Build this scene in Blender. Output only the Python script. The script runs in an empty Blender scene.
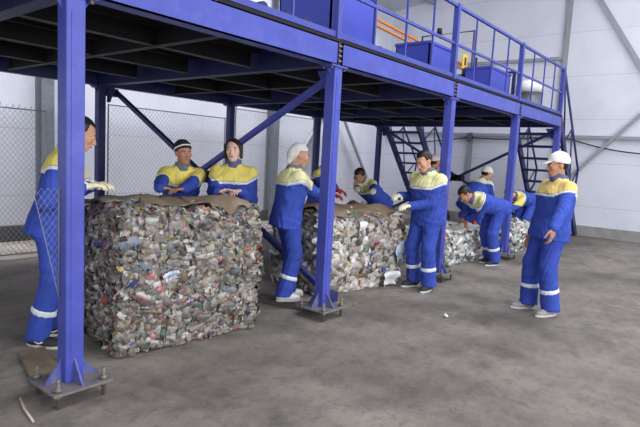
import bpy, math, random
import numpy as np
from math import sin, cos, pi, radians
from mathutils import Vector, Matrix

random.seed(7)
RNG = np.random.default_rng(11)
SC = bpy.context.scene
COL = SC.collection

# ---------------------------------------------------------------- camera
F_PX, PITCH, ROLL, YAW = 526.737, 0.106485, 0.0535099, 0.67983
CAM = np.array([0.0, 0.0, 1.5])
_fw = np.array([cos(YAW) * cos(PITCH), sin(YAW) * cos(PITCH), -sin(PITCH)])
_rt = np.array([sin(YAW), -cos(YAW), 0.0])
_up = np.cross(_rt, _fw)
_R = cos(ROLL) * _rt + sin(ROLL) * _up
_U = cos(ROLL) * _up - sin(ROLL) * _rt
cam = bpy.data.cameras.new('camera')
cam.sensor_width = 36.0
cam.lens = F_PX / 640.0 * 36.0
cam.clip_end = 200
cam_ob = bpy.data.objects.new('camera', cam)
COL.objects.link(cam_ob)
cam_ob.matrix_world = Matrix(((_R[0], _U[0], -_fw[0], CAM[0]), (_R[1], _U[1], -_fw[1], CAM[1]),
                              (_R[2], _U[2], -_fw[2], CAM[2]), (0, 0, 0, 1)))
SC.camera = cam_ob
SC.view_settings.view_transform = 'Standard'
SC.view_settings.look = 'None'
SC.view_settings.gamma = 1.0
SC.view_settings.use_curve_mapping = False
SC.view_settings.exposure = 0.0

# ---------------------------------------------------------------- materials
def lin(c):
    return tuple(((v / 255.0) / 12.92 if v / 255.0 <= 0.04045 else ((v / 255.0 + 0.055) / 1.055) ** 2.4) for v in c)

MATS = {}
def mat(name, rgb, rough=0.6, var=0.12, scale=12.0, bump=0.0, bscale=60.0, metal=0.0, spec=0.4, dirt=None, dirt_amt=0.5, dirt_scale=3.0, dirt_lo=0.52, dirt_hi=0.7):
    """principled material with noise variation of its colour, optional patches of dirt and a fine bump"""
    if name in MATS:
        return MATS[name]
    m = bpy.data.materials.new(name)
    m.use_nodes = True
    nt = m.node_tree
    b = nt.nodes['Principled BSDF']
    b.inputs['Roughness'].default_value = rough
    b.inputs['Metallic'].default_value = metal
    b.inputs['Specular IOR Level'].default_value = spec
    tc = nt.nodes.new('ShaderNodeTexCoord')
    nz = nt.nodes.new('ShaderNodeTexNoise')
    nz.inputs['Scale'].default_value = scale
    nz.inputs['Detail'].default_value = 5
    nt.links.new(tc.outputs['Object'], nz.inputs['Vector'])
    c = lin(rgb)
    rp = nt.nodes.new('ShaderNodeValToRGB')
    rp.color_ramp.elements[0].position = 0.3
    rp.color_ramp.elements[1].position = 0.7
    rp.color_ramp.elements[0].color = tuple(max(0, v * (1 - var)) for v in c) + (1,)
    rp.color_ramp.elements[1].color = tuple(min(1, v * (1 + var)) for v in c) + (1,)
    nt.links.new(nz.outputs['Fac'], rp.inputs['Fac'])
    out = rp.outputs['Color']
    if dirt is not None:
        n2 = nt.nodes.new('ShaderNodeTexNoise')
        n2.inputs['Scale'].default_value = dirt_scale
        n2.inputs['Detail'].default_value = 8
        n2.inputs['Roughness'].default_value = 0.65
        nt.links.new(tc.outputs['Object'], n2.inputs['Vector'])
        mr = nt.nodes.new('ShaderNodeMapRange')
        mr.inputs['From Min'].default_value = dirt_lo
        mr.inputs['From Max'].default_value = dirt_hi
        mr.inputs['To Max'].default_value = dirt_amt
        nt.links.new(n2.outputs['Fac'], mr.inputs['Value'])
        mx = nt.nodes.new('ShaderNodeMix')
        mx.data_type = 'RGBA'
        nt.links.new(mr.outputs['Result'], mx.inputs['Factor'])
        nt.links.new(out, mx.inputs['A'])
        mx.inputs['B'].default_value = lin(dirt) + (1,)
        out = mx.outputs['Result']
    nt.links.new(out, b.inputs['Base Color'])
    if bump > 0:
        n3 = nt.nodes.new('ShaderNodeTexNoise')
        n3.inputs['Scale'].default_value = bscale
        n3.inputs['Detail'].default_value = 4
        nt.links.new(tc.outputs['Object'], n3.inputs['Vector'])
        bp = nt.nodes.new('ShaderNodeBump')
        bp.inputs['Strength'].default_value = bump
        bp.inputs['Distance'].default_value = 0.01
        nt.links.new(n3.outputs['Fac'], bp.inputs['Height'])
        nt.links.new(bp.outputs['Normal'], b.inputs['Normal'])
    MATS[name] = m
    return m

def mat_tint(name, rough=0.4, spec=0.5):
    """colour comes from each piece's own colour attribute, with a fine print-like variation"""
    m = bpy.data.materials.new(name)
    m.use_nodes = True
    nt = m.node_tree
    b = nt.nodes['Principled BSDF']
    b.inputs['Roughness'].default_value = rough
    b.inputs['Specular IOR Level'].default_value = spec
    at = nt.nodes.new('ShaderNodeAttribute')
    at.attribute_name = 'tint'
    tc = nt.nodes.new('ShaderNodeTexCoord')
    nz = nt.nodes.new('ShaderNodeTexNoise')
    nz.inputs['Scale'].default_value = 45
    nz.inputs['Detail'].default_value = 3
    nt.links.new(tc.outputs['Object'], nz.inputs['Vector'])
    mr = nt.nodes.new('ShaderNodeMapRange')
    mr.inputs['From Min'].default_value = 0.35
    mr.inputs['From Max'].default_value = 0.65
    mr.inputs['To Min'].default_value = 0.8
    mr.inputs['To Max'].default_value = 1.15
    nt.links.new(nz.outputs['Fac'], mr.inputs['Value'])
    mx = nt.nodes.new('ShaderNodeVectorMath')
    mx.operation = 'SCALE'
    nt.links.new(at.outputs['Color'], mx.inputs[0])
    nt.links.new(mr.outputs['Result'], mx.inputs['Scale'])
    nt.links.new(mx.outputs['Vector'], b.inputs['Base Color'])
    return m

# ---------------------------------------------------------------- objects
def tag(o, label=None, cat=None, group=None, kind=None):
    if label: o['label'] = label
    if cat: o['category'] = cat
    if group: o['group'] = group
    if kind: o['kind'] = kind
    return o

def empty(name, loc=(0, 0, 0), rz=0.0, label=None, cat=None, group=None):
    o = bpy.data.objects.new(name, None)
    o.empty_display_size = 0.1
    o.location = loc
    o.rotation_euler = (0, 0, rz)
    COL.objects.link(o)
    return tag(o, label, cat, group)

def mesh_np(name, V, Q, materials, parent=None, smooth=True, midx=None, tint=None):
    """mesh object from numpy arrays; Q is (n,4) or (n,3)"""
    V = np.asarray(V, dtype=np.float32)
    Q = np.asarray(Q, dtype=np.int32)
    me = bpy.data.meshes.new(name)
    n, k = Q.shape
    me.vertices.add(len(V))
    me.vertices.foreach_set('co', V.ravel())
    me.loops.add(n * k)
    me.loops.foreach_set('vertex_index', Q.ravel())
    me.polygons.add(n)
    me.polygons.foreach_set('loop_start', np.arange(0, n * k, k, dtype=np.int32))
    if smooth:
        me.polygons.foreach_set('use_smooth', np.ones(n, dtype=bool))
    for m in (materials if isinstance(materials, (list, tuple)) else [materials]):
        me.materials.append(m)
    if midx is not None:
        me.polygons.foreach_set('material_index', np.asarray(midx, dtype=np.int32))
    me.update(calc_edges=True)
    if tint is not None:
        ca = me.color_attributes.new('tint', 'FLOAT_COLOR', 'POINT')
        t4 = np.ones((len(V), 4), dtype=np.float32)
        t4[:, :3] = tint
        ca.data.foreach_set('color', t4.ravel())
    o = bpy.data.objects.new(name, me)
    COL.objects.link(o)
    o.parent = parent
    return o

class MB:
    """collects shapes and links them as ONE mesh object"""
    def __init__(self):
        self.v, self.f, self.s = [], [], []
    def add(self, vs, fs, smooth=False):
        b = len(self.v)
        self.v += [tuple(map(float, p)) for p in vs]
        self.f += [[b + i for i in f] for f in fs]
        self.s += [smooth] * len(fs)
        return self
    def box(self, x0, y0, z0, x1, y1, z1):
        vs = [(x, y, z) for z in (z0, z1) for y in (y0, y1) for x in (x0, x1)]
        return self.add(vs, [(0, 2, 3, 1), (4, 5, 7, 6), (0, 1, 5, 4), (2, 6, 7, 3), (0, 4, 6, 2), (1, 3, 7, 5)])
    def obox(self, c, ax, ay, az):
        """oriented box: centre and three half-extent vectors"""
        c, ax, ay, az = (np.array(q, float) for q in (c, ax, ay, az))
        vs = [c + i * ax + j * ay + k * az for k in (-1, 1) for j in (-1, 1) for i in (-1, 1)]
        return self.add(vs, [(0, 2, 3, 1), (4, 5, 7, 6), (0, 1, 5, 4), (2, 6, 7, 3), (0, 4, 6, 2), (1, 3, 7, 5)])
    def bar(self, a, b, w, h, upv=(0, 0, 1)):
        """rectangular bar from a to b: w across, h along upv"""
        a, b = np.array(a, float), np.array(b, float)
        d = b - a
        L = np.linalg.norm(d)
        d /= L
        s = np.cross(d, np.array(upv, float))
        s /= np.linalg.norm(s)
        u = np.cross(s, d)
        return self.obox((a + b) / 2, d * L / 2, s * w / 2, u * h / 2)
    def prism(self, pts, off):
        """closed polygon swept by a vector"""
        n = len(pts)
        off = np.array(off, float)
        vs = [np.array(q, float) for q in pts] + [np.array(q, float) + off for q in pts]
        fs = [tuple(range(n))[::-1], tuple(range(n, 2 * n))]
        fs += [(i, (i + 1) % n, n + (i + 1) % n, n + i) for i in range(n)]
        return self.add(vs, fs)
    def tube(self, pts, r, n=8, closed=False, smooth=True, caps=True):
        pts = [np.array(q, float) for q in pts]
        m = len(pts)
        rs = r if isinstance(r, (list, tuple)) else [r] * m
        prev = None
        vs = []
        for i, q in enumerate(pts):
            a = pts[(i - 1) % m] if (closed or i > 0) else q
            b = pts[(i + 1) % m] if (closed or i < m - 1) else q
            d = b - a
            d /= max(np.linalg.norm(d), 1e-9)
            if prev is None:
                h = np.array([0, 0, 1.0]) if abs(d[2]) < 0.9 else np.array([1.0, 0, 0])
                u = np.cross(d, h)
            else:
                u = prev - d * np.dot(prev, d)
            u /= max(np.linalg.norm(u), 1e-9)
            prev = u
            w = np.cross(d, u)
            for k in range(n):
                t = 2 * pi * k / n
                vs.append(q + rs[i] * (cos(t) * u + sin(t) * w))
        fs = []
        for i in range(m if closed else m - 1):
            j = (i + 1) % m
            fs += [(i * n + k, i * n + (k + 1) % n, j * n + (k + 1) % n, j * n + k) for k in range(n)]
        self.add(vs, fs, smooth)
        if caps and not closed:
            b = len(self.v) - m * n
            self.f += [[b + k for k in range(n)][::-1], [b + (m - 1) * n + k for k in range(n)]]
            self.s += [False, False]
        return self
    def lathe(self, c, prof, n=20, axis=(0, 0, 1)):
        """profile of (radius, height) pairs turned round an axis through c"""
        c = np.array(c, float)
        ax = np.array(axis, float)
        ax /= np.linalg.norm(ax)
        h = np.array([1.0, 0, 0]) if abs(ax[0]) < 0.9 else np.array([0, 1.0, 0])
        u = np.cross(ax, h); u /= np.linalg.norm(u)
        w = np.cross(ax, u)
        vs, fs = [], []
        for r, z in prof:
            for k in range(n):
                t = 2 * pi * k / n
                vs.append(c + ax * z + r * (cos(t) * u + sin(t) * w))
        for i in range(len(prof) - 1):
            fs += [(i * n + k, i * n + (k + 1) % n, (i + 1) * n + (k + 1) % n, (i + 1) * n + k) for k in range(n)]
        fs += [tuple(range(n))[::-1], tuple(range((len(prof) - 1) * n, len(prof) * n))]
        return self.add(vs, fs, True)
    def build(self, name, m, parent=None, bevel=0.0, seg=2):
        me = bpy.data.meshes.new(name)
        me.from_pydata(self.v, [], self.f)
        me.polygons.foreach_set('use_smooth', np.array(self.s, dtype=bool))
        for q in (m if isinstance(m, (list, tuple)) else [m]):
            me.materials.append(q)
        me.update()
        o = bpy.data.objects.new(name, me)
        COL.objects.link(o)
        o.parent = parent
        if bevel:
            b = o.modifiers.new('bevel', 'BEVEL')
            b.width = bevel
            b.segments = seg
            b.limit_method = 'ANGLE'
        return o

def struct(o):
    o['kind'] = 'structure'
    return o

def copy_tree(o, parent=None):
    c = o.copy()
    COL.objects.link(c)
    c.parent = parent
    for ch in list(o.children):
        copy_tree(ch, c)
    return c

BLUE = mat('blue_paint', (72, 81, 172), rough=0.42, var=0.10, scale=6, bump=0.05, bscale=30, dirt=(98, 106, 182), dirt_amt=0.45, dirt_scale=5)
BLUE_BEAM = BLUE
BLUE_DK = mat('blue_paint_dusty_shaded', (38, 43, 98), rough=0.5, var=0.15, scale=5, dirt=(52, 54, 70), dirt_amt=0.7, dirt_scale=4)  # darker copy of the blue paint; shade put into rear and under-deck steel
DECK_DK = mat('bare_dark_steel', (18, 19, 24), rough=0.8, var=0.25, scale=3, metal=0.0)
STEEL = mat('galvanised_steel', (150, 150, 150), rough=0.4, var=0.15, scale=30, metal=0.7)
BOLT = mat('bolt_steel', (132, 124, 116), rough=0.6, var=0.25, scale=40, metal=0.6)
GREY_ST = mat('grey_painted_steel', (150, 154, 160), rough=0.55, var=0.08, scale=4)
ORANGE = mat('orange_paint', (222, 130, 52), rough=0.45)
BLACKM = mat('black_machine', (30, 31, 40), rough=0.5)
WHITE = mat('white_plastic', (225, 226, 226), rough=0.5, var=0.05)
WOOD = mat('old_wood', (120, 104, 86), rough=0.85, var=0.3, scale=9, bump=0.3, dirt=(84, 74, 64), dirt_amt=0.7)
RUBBER = mat('rubber', (40, 40, 42), rough=0.8)
# ---------------------------------------------------------------- room shell
X_END, Y_BACK = 13.4, 8.5
def floor_material():
    m = bpy.data.materials.new('dusty_concrete')
    m.use_nodes = True
    nt = m.node_tree
    N, L = nt.nodes, nt.links
    b = N['Principled BSDF']
    tc = N.new('ShaderNodeTexCoord')
    def noise(s, d, r=0.6):
        n = N.new('ShaderNodeTexNoise')
        n.inputs['Scale'].default_value = s
        n.inputs['Detail'].default_value = d
        n.inputs['Roughness'].default_value = r
        L.new(tc.outputs['Object'], n.inputs['Vector'])
        return n.outputs['Fac']
    def ramp(fac, stops):
        r = N.new('ShaderNodeValToRGB')
        e = r.color_ramp.elements
        while len(e) < len(stops): e.new(0.5)
        for q, (pos, c) in zip(e, stops):
            q.position = pos
            q.color = lin(c) + (1,)
        L.new(fac, r.inputs['Fac'])
        return r.outputs['Color']
    def mix(fac, a, bb, mode='MIX'):
        x = N.new('ShaderNodeMix')
        x.data_type = 'RGBA'
        x.blend_type = mode
        if isinstance(fac, float): x.inputs['Factor'].default_value = fac
        else: L.new(fac, x.inputs['Factor'])
        L.new(a, x.inputs['A'])
        if isinstance(bb, tuple): x.inputs['B'].default_value = bb
        else: L.new(bb, x.inputs['B'])
        return x.outputs['Result']
    base = ramp(noise(0.9, 8), [(0.3, (99, 92, 87)), (0.5, (129, 122, 115)), (0.72, (154, 146, 138))])
    mr = N.new('ShaderNodeMapRange')
    mr.inputs['From Min'].default_value = 0.47
    mr.inputs['From Max'].default_value = 0.68
    mr.inputs['To Max'].default_value = 0.7
    L.new(noise(1.7, 10, 0.72), mr.inputs['Value'])
    c = mix(mr.outputs['Result'], base, lin((74, 69, 65)) + (1,))
    m2 = N.new('ShaderNodeMapRange')
    m2.inputs['From Min'].default_value = 0.5
    m2.inputs['From Max'].default_value = 0.7
    m2.inputs['To Max'].default_value = 0.72
    L.new(noise(9, 12, 0.8), m2.inputs['Value'])
    c = mix(m2.outputs['Result'], c, lin((74, 69, 66)) + (1,))
    sp = N.new('ShaderNodeMapRange')
    sp.inputs['From Min'].default_value = 0.58
    sp.inputs['From Max'].default_value = 0.72
    sp.inputs['To Max'].default_value = 0.35
    L.new(noise(30, 8, 0.75), sp.inputs['Value'])
    c = mix(sp.outputs['Result'], c, lin((196, 190, 184)) + (1,))
    L.new(c, b.inputs['Base Color'])
    b.inputs['Roughness'].default_value = 0.72
    b.inputs['Specular IOR Level'].default_value = 0.35
    bp = N.new('ShaderNodeBump')
    bp.inputs['Strength'].default_value = 0.35
    bp.inputs['Distance'].default_value = 0.02
    L.new(noise(22, 8, 0.7), bp.inputs['Height'])
    L.new(bp.outputs['Normal'], b.inputs['Normal'])
    return m

def panel_material(name, rgb):
    """white sandwich panels with shallow level seams every metre, a little scuffed"""
    m = mat(name, rgb, rough=0.55, var=0.03, scale=1.2, dirt=(186, 188, 198), dirt_amt=0.35, dirt_scale=0.8, spec=0.3)
    nt = m.node_tree
    N, L = nt.nodes, nt.links
    b = N['Principled BSDF']
    src = b.inputs['Base Color'].links[0].from_socket
    g = N.new('ShaderNodeNewGeometry')
    sx = N.new('ShaderNodeSeparateXYZ')
    L.new(g.outputs['Position'], sx.inputs['Vector'])
    ad = N.new('ShaderNodeMath'); ad.operation = 'ADD'; ad.inputs[1].default_value = 0.32
    L.new(sx.outputs['Z'], ad.inputs[0])
    fr = N.new('ShaderNodeMath'); fr.operation = 'FRACT'
    L.new(ad.outputs[0], fr.inputs[0])
    lt = N.new('ShaderNodeMath'); lt.operation = 'LESS_THAN'; lt.inputs[1].default_value = 0.016
    L.new(fr.outputs[0], lt.inputs[0])
    sc = N.new('ShaderNodeMath'); sc.operation = 'MULTIPLY'; sc.inputs[1].default_value = 0.35
    L.new(lt.outputs[0], sc.inputs[0])
    mx = N.new('ShaderNodeMix'); mx.data_type = 'RGBA'
    L.new(sc.outputs[0], mx.inputs['Factor'])
    L.new(src, mx.inputs['A'])
    mx.inputs['B'].default_value = lin((150, 152, 162)) + (1,)
    L.new(mx.outputs['Result'], b.inputs['Base Color'])
    return m

M_WALL = panel_material('white_wall_panel', (222, 224, 236))
M_PLINTH = mat('concrete_plinth', (150, 149, 148), rough=0.85, var=0.15, scale=5, bump=0.2)
M_ROOF = mat('roof_sheet', (196, 198, 206), rough=0.6, var=0.05)

struct(MB().box(-6, -7, -0.2, X_END + 0.3, Y_BACK + 0.3, 0).build('floor', floor_material()))
struct(MB().box(-6, Y_BACK, 0.24, X_END, Y_BACK + 0.2, 5.85).build('wall_back', M_WALL))
# end wall is a gable: taller away from the back wall
RS = 0.13
struct(MB().prism([(X_END, Y_BACK + 0.2, 0.24), (X_END, -7, 0.24), (X_END, -7, 5.75 + RS * 15.5), (X_END, Y_BACK + 0.2, 5.75)], (0.2, 0, 0)).build('wall_end', M_WALL))
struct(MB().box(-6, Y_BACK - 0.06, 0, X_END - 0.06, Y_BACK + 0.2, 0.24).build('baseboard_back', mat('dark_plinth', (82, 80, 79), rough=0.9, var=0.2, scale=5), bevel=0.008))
struct(MB().box(X_END - 0.06, -7, 0, X_END + 0.2, Y_BACK + 0.2, 0.24).build('baseboard_end', M_PLINTH, bevel=0.008))
struct(MB().prism([(-6, Y_BACK + 0.2, 5.75), (-6, 0.5, 5.75 + RS * 8.0), (-6, 0.5, 5.95 + RS * 8.0), (-6, Y_BACK + 0.2, 5.95)], (X_END + 6.2, 0, 0)).build('ceiling', M_ROOF))
b = MB()
for y in (7.2, 5.6, 4.0):
    z = 5.75 + RS * (Y_BACK - y)
    b.bar((-6, y, z - 0.06), (X_END, y, z - 0.06), 0.08, 0.12)
struct(b.build('trim_1', GREY_ST))
# steel frame of the hall
for x in (3.62, 8.55):
    struct(MB().box(x - 0.09, Y_BACK - 0.22, 0, x + 0.09, Y_BACK - 0.2, 5.7).box(x - 0.1, Y_BACK - 0.02, 0, x + 0.1, Y_BACK, 5.7)
           .box(x - 0.012, Y_BACK - 0.2, 0, x + 0.012, Y_BACK - 0.02, 5.7).build('wall_column', mat('column_grey', (128, 134, 144), rough=0.6)))
for y, h in ((3.66, 6.3), (5.82, 2.36)):
    struct(MB().box(X_END - 0.11, y - 0.04, 0, X_END - 0.1, y + 0.04, h).box(X_END - 0.01, y - 0.04, 0, X_END, y + 0.04, h)
           .box(X_END - 0.1, y - 0.01, 0, X_END - 0.01, y + 0.01, h).build('wall_column', GREY_ST))
def wall_brace(a, b_, w=0.06):
    struct(MB().bar(a, b_, w, w, (1, 0, 0) if abs(a[0] - b_[0]) < 0.2 else (0, 1, 0)).build('wall_brace', GREY_ST))
wall_brace((11.0, 8.4, 2.75), (12.9, 8.4, 0.35), 0.06)
wall_brace((10.3, 8.4, 2.5), (8.6, 8.4, 0.3), 0.10)
wall_brace((13.3, 3.65, 0.95), (13.3, -1.6, 6.77))
wall_brace((13.3, 3.55, 6.2), (13.3, -0.1, 0.3))
struct(MB().bar((13.33, Y_BACK, 2.33), (13.33, -6, 2.2), 0.08, 0.07).build('wall_rail', GREY_ST))
struct(MB().bar((13.33, Y_BACK, 4.15), (13.33, 3.66, 4.1), 0.07, 0.07).build('wall_rail', GREY_ST))
def catenary(a, b_, sag, n=16):
    a, b_ = np.array(a, float), np.array(b_, float)
    return [a + (b_ - a) * t + np.array([0, 0, -sag * 4 * t * (1 - t)]) for t in np.linspace(0, 1, n)]
tag(MB().tube([(13.30, 7.4, 2.05)] + catenary((13.30, 5.82, 2.22), (13.30, 3.66, 2.3), 0.06) + catenary((13.30, 3.66, 2.34), (13.30, 0.6, 2.02), 0.22) + [(13.30, -3, 1.9)], 0.016, 6)
    .build('electric_cable', RUBBER), 'black electric cable sagging along the white end wall', 'cable')
tag(MB().box(13.2, 5.76, 2.12, 13.3, 5.88, 2.32).build('junction_box', mat('box_dark', (84, 88, 96))), 'small dark grey box fixed to the wall column behind the stairs', 'electrical box')

# ---------------------------------------------------------------- light
w = bpy.data.worlds.new('world')
SC.world = w
w.use_nodes = True
bg = w.node_tree.nodes['Background']
bg.inputs['Color'].default_value = (0.93, 0.96, 1.0, 1)
bg.inputs['Strength'].default_value = 1.1
def area(name, loc, tgt, sx, sy, power, col=(1, 1, 1)):
    l = bpy.data.lights.new(name, 'AREA')
    l.shape = 'RECTANGLE'
    l.size, l.size_y, l.energy, l.color = sx, sy, power, col
    o = bpy.data.objects.new(name, l)
    COL.objects.link(o)
    o.location = loc
    d = Vector(tgt) - Vector(loc)
    o.rotation_euler = d.to_track_quat('-Z', 'Y').to_euler()
    return o
area('roof_skylight', (7.5, 0.5, 6.4), (7.5, 1.2, 0), 9, 1.6, 340, (0.96, 0.98, 1.0))
rs = area('rear_wall_fill', (4.0, 7.8, 5.8), (4.0, 8.6, 0), 17, 0.6, 330, (0.97, 0.98, 1.0))  # unseen lamp added to wash the back wall brighter
rs.data.spread = radians(62)
area('under_deck_fill', (-5.6, 5.2, 1.8), (6, 7.4, 1.6), 5, 3, 50, (0.98, 0.99, 1.0))  # low fill light added from the left to brighten the space under the deck
area('doorway_daylight', (2.5, -6.0, 2.8), (5, 4, 1.0), 6, 4, 520, (0.98, 0.99, 1.0))
# ---------------------------------------------------------------- steel platform
XS = [1.4512 + i * 2.39096 for i in range(5)]
YF, YB, ZB, ZT = 3.0298, 7.1693, 2.3257, 2.53
X0, X1 = XS[0] - 5.0, XS[4] + 0.06
plat = empty('steel_platform', (XS[2], 5.1, 0), 0, 'blue steel mezzanine platform on square posts with a railed deck above the workers', 'platform')
OFF = np.array([XS[2], 5.1, 0.0])
class PB(MB):
    """platform parts are given in world coordinates"""
    def build(self, name, m, parent=None, bevel=0.0, seg=2):
        self.v = [(v[0] - OFF[0], v[1] - OFF[1], v[2]) for v in self.v]
        return MB.build(self, name, m, parent, bevel, seg)

def platform_post(x, y, front, m, bolts=True):
    h = 0.055
    pst = PB().box(x - h, y - h, 0.1, x + h, y + h, ZB).build('post', m, plat, bevel=0.008)
    if bolts:
        PB().box(x - 0.175, y - 0.175, 0.085, x + 0.175, y + 0.175, 0.101).build('base_plate', mat('base_plate_paint', (96, 98, 122), rough=0.75, var=0.2, dirt=(122, 115, 108), dirt_amt=0.95, dirt_scale=9, dirt_lo=0.36, dirt_hi=0.56), pst, bevel=0.003)
        for sx in (-1, 1):
            for sy in (-1, 1):
                bx, by = x + sx * 0.135, y + sy * 0.135
                PB().lathe((bx, by, 0.0), [(0.011, 0), (0.011, 0.062), (0.022, 0.063), (0.022, 0.084), (0.011, 0.085), (0.011, 0.101), (0.022, 0.102), (0.022, 0.121), (0.011, 0.122), (0.011, 0.175)], 8).build('anchor_bolt', BOLT, pst)
        for dx, dy in ((1, 0), (-1, 0), (0, 1), (0, -1)):
            px_, py_ = x + dx * h, y + dy * h
            ox, oy = (0, 0.006) if dx else (0.006, 0)
            GUS = mat('gusset_paint', (80, 88, 160), rough=0.6, var=0.2, dirt=(126, 122, 122), dirt_amt=0.8, dirt_scale=11, dirt_lo=0.44)
            PB().prism([(px_ - ox, py_ - oy, 0.101), (px_ + dx * 0.1 - ox, py_ + dy * 0.1 - oy, 0.101), (px_ - ox, py_ - oy, 0.24)], (2 * ox, 2 * oy, 0)).build('gusset', GUS, pst)
    PB().box(x - 0.026, y - h - 0.003, 0.24, x - 0.02, y - h + 0.001, ZB - 0.1).build('weld_seam', m, pst)
    # cap plate with bolts under the beam
    PB().box(x - 0.12, y - 0.07, ZB - 0.016, x + 0.12, y + 0.07, ZB).build('cap_plate', m, pst, bevel=0.002)
    for s in (-1, 1):
        PB().prism([(x + s * h, y - 0.006, ZB - 0.016), (x + s * (h + 0.05), y - 0.006, ZB - 0.016), (x + s * h, y - 0.006, ZB - 0.09)], (0, 0.012, 0)).build('gusset', m, pst)
        for sy in (-0.045, 0.045):
            PB().lathe((x + s * 0.092, y + sy, ZB - 0.036), [(0.013, 0), (0.013, 0.02)], 6).build('cap_bolt', BOLT, pst)
    return pst
for i, x in enumerate(XS):
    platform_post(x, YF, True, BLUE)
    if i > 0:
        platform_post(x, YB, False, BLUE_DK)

# edge beams between the posts, I section with end plates
def i_beam(a, b_, name, m, h=0.204, wd=0.11):
    a, b_ = np.array(a, float), np.array(b_, float)
    d = (b_ - a) / np.linalg.norm(b_ - a)
    s = np.cross(d, (0, 0, 1.0))
    o = PB()
    for z in (h / 2 - 0.006, -h / 2 + 0.006):
        o.bar(a + (0, 0, z), b_ + (0, 0, z), wd, 0.012)
    o.bar(a, b_, 0.012, h - 0.024)
    for e, sg in ((a, 1), (b_, -1)):
        o.obox(e + d * sg * 0.006, d * 0.006, s * wd / 2, np.array((0, 0, h / 2)))
    return o.build(name, m, plat)
def channel_beam(x0, x1, y, name, m):
    """flat face outwards (towards -y)"""
    o = PB().box(x0, y - 0.06, ZB, x1, y - 0.048, ZT).box(x0, y - 0.06, ZB, x1, y + 0.06, ZB + 0.012).box(x0, y - 0.06, ZT - 0.012, x1, y + 0.06, ZT)
    for e in (x0, x1 - 0.012):
        o.box(e, y - 0.06, ZB, e + 0.012, y + 0.06, ZT)
    return o.build(name, m, plat)
zc = (ZB + ZT) / 2
ends = [X0] + XS
for k in range(len(ends) - 1):
    x0, x1 = ends[k], ends[k + 1]
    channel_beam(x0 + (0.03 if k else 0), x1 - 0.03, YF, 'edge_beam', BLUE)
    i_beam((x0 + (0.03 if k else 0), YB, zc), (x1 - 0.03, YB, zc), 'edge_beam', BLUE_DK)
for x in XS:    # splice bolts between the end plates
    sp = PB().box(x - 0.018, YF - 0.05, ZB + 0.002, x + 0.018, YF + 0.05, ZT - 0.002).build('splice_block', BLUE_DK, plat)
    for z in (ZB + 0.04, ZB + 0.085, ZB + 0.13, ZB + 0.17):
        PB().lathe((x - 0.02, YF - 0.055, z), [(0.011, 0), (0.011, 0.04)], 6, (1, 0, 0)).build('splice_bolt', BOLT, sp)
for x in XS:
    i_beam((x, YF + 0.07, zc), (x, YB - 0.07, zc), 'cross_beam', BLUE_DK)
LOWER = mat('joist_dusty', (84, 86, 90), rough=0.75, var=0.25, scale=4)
def tee(a, b_, dz):
    a, b_ = V(a), V(b_)
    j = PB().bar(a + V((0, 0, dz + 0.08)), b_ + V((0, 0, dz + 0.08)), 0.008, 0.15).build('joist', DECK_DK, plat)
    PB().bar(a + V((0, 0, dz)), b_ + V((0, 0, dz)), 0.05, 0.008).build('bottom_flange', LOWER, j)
V = lambda q: np.array(q, float)
for k in range(len(ends) - 1):
    x0, x1 = ends[k], ends[k + 1]
    n = 2 if k == 0 else 1
    for j in range(1, n + 1):
        xx = x0 + (x1 - x0) * j / (n + 1)
        tee((xx, YF + 0.06, ZB), (xx, YB - 0.06, ZB), 0.03)
    for j in range(1, 4):
        y = YF + (YB - YF) * j / 4
        tee((x0 + 0.07, y, ZB), (x1 - 0.07, y, ZB), 0.042)
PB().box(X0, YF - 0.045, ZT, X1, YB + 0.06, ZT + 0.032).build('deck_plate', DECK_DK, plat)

# X braces across the frame at the second and the last pair of posts
def brace(a, b_, m):
    return PB().bar(a, b_, 0.05, 0.06, (1, 0, 0)).build('diagonal_brace', m, plat)
for x in (XS[1], XS[4]):
    xb = x + 0.055
    xb += 0.02
    brace((xb, YF + 0.05, ZB - 0.06), (xb, YB - 0.05, 0.16), BLUE if x < 5 else BLUE_DK)
    brace((xb + 0.13, YF + 0.05, 0.14), (xb + 0.13, YB - 0.05, ZB - 0.06), BLUE_DK)
    PB().box(xb - 0.02, YF - 0.02, 0.103, xb + 0.155, YF + 0.075, 0.2).build('brace_bracket', BLUE_DK, plat)
    PB().box(xb - 0.02, YB - 0.075, ZB - 0.13, xb + 0.155, YB + 0.02, ZB - 0.02).build('brace_bracket', BLUE_DK, plat)
    ym, zm = (YF + YB) / 2, 1.2
    PB().box(xb - 0.03, ym - 0.13, zm - 0.07, xb + 0.16, ym + 0.13, zm + 0.07).build('brace_clamp', DECK_DK, plat, bevel=0.01)
    for yy, s in ((YF + 0.055, 1), (YB - 0.055, -1)):
        PB().prism([(xb - 0.01, yy, ZB - 0.018), (xb - 0.01, yy + s * 0.2, ZB - 0.018), (xb - 0.01, yy + s * 0.08, ZB - 0.22), (xb - 0.01, yy, ZB - 0.22)], (0.012, 0, 0)).build('brace_bracket', BLUE_DK if s < 0 else BLUE, plat)

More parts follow.
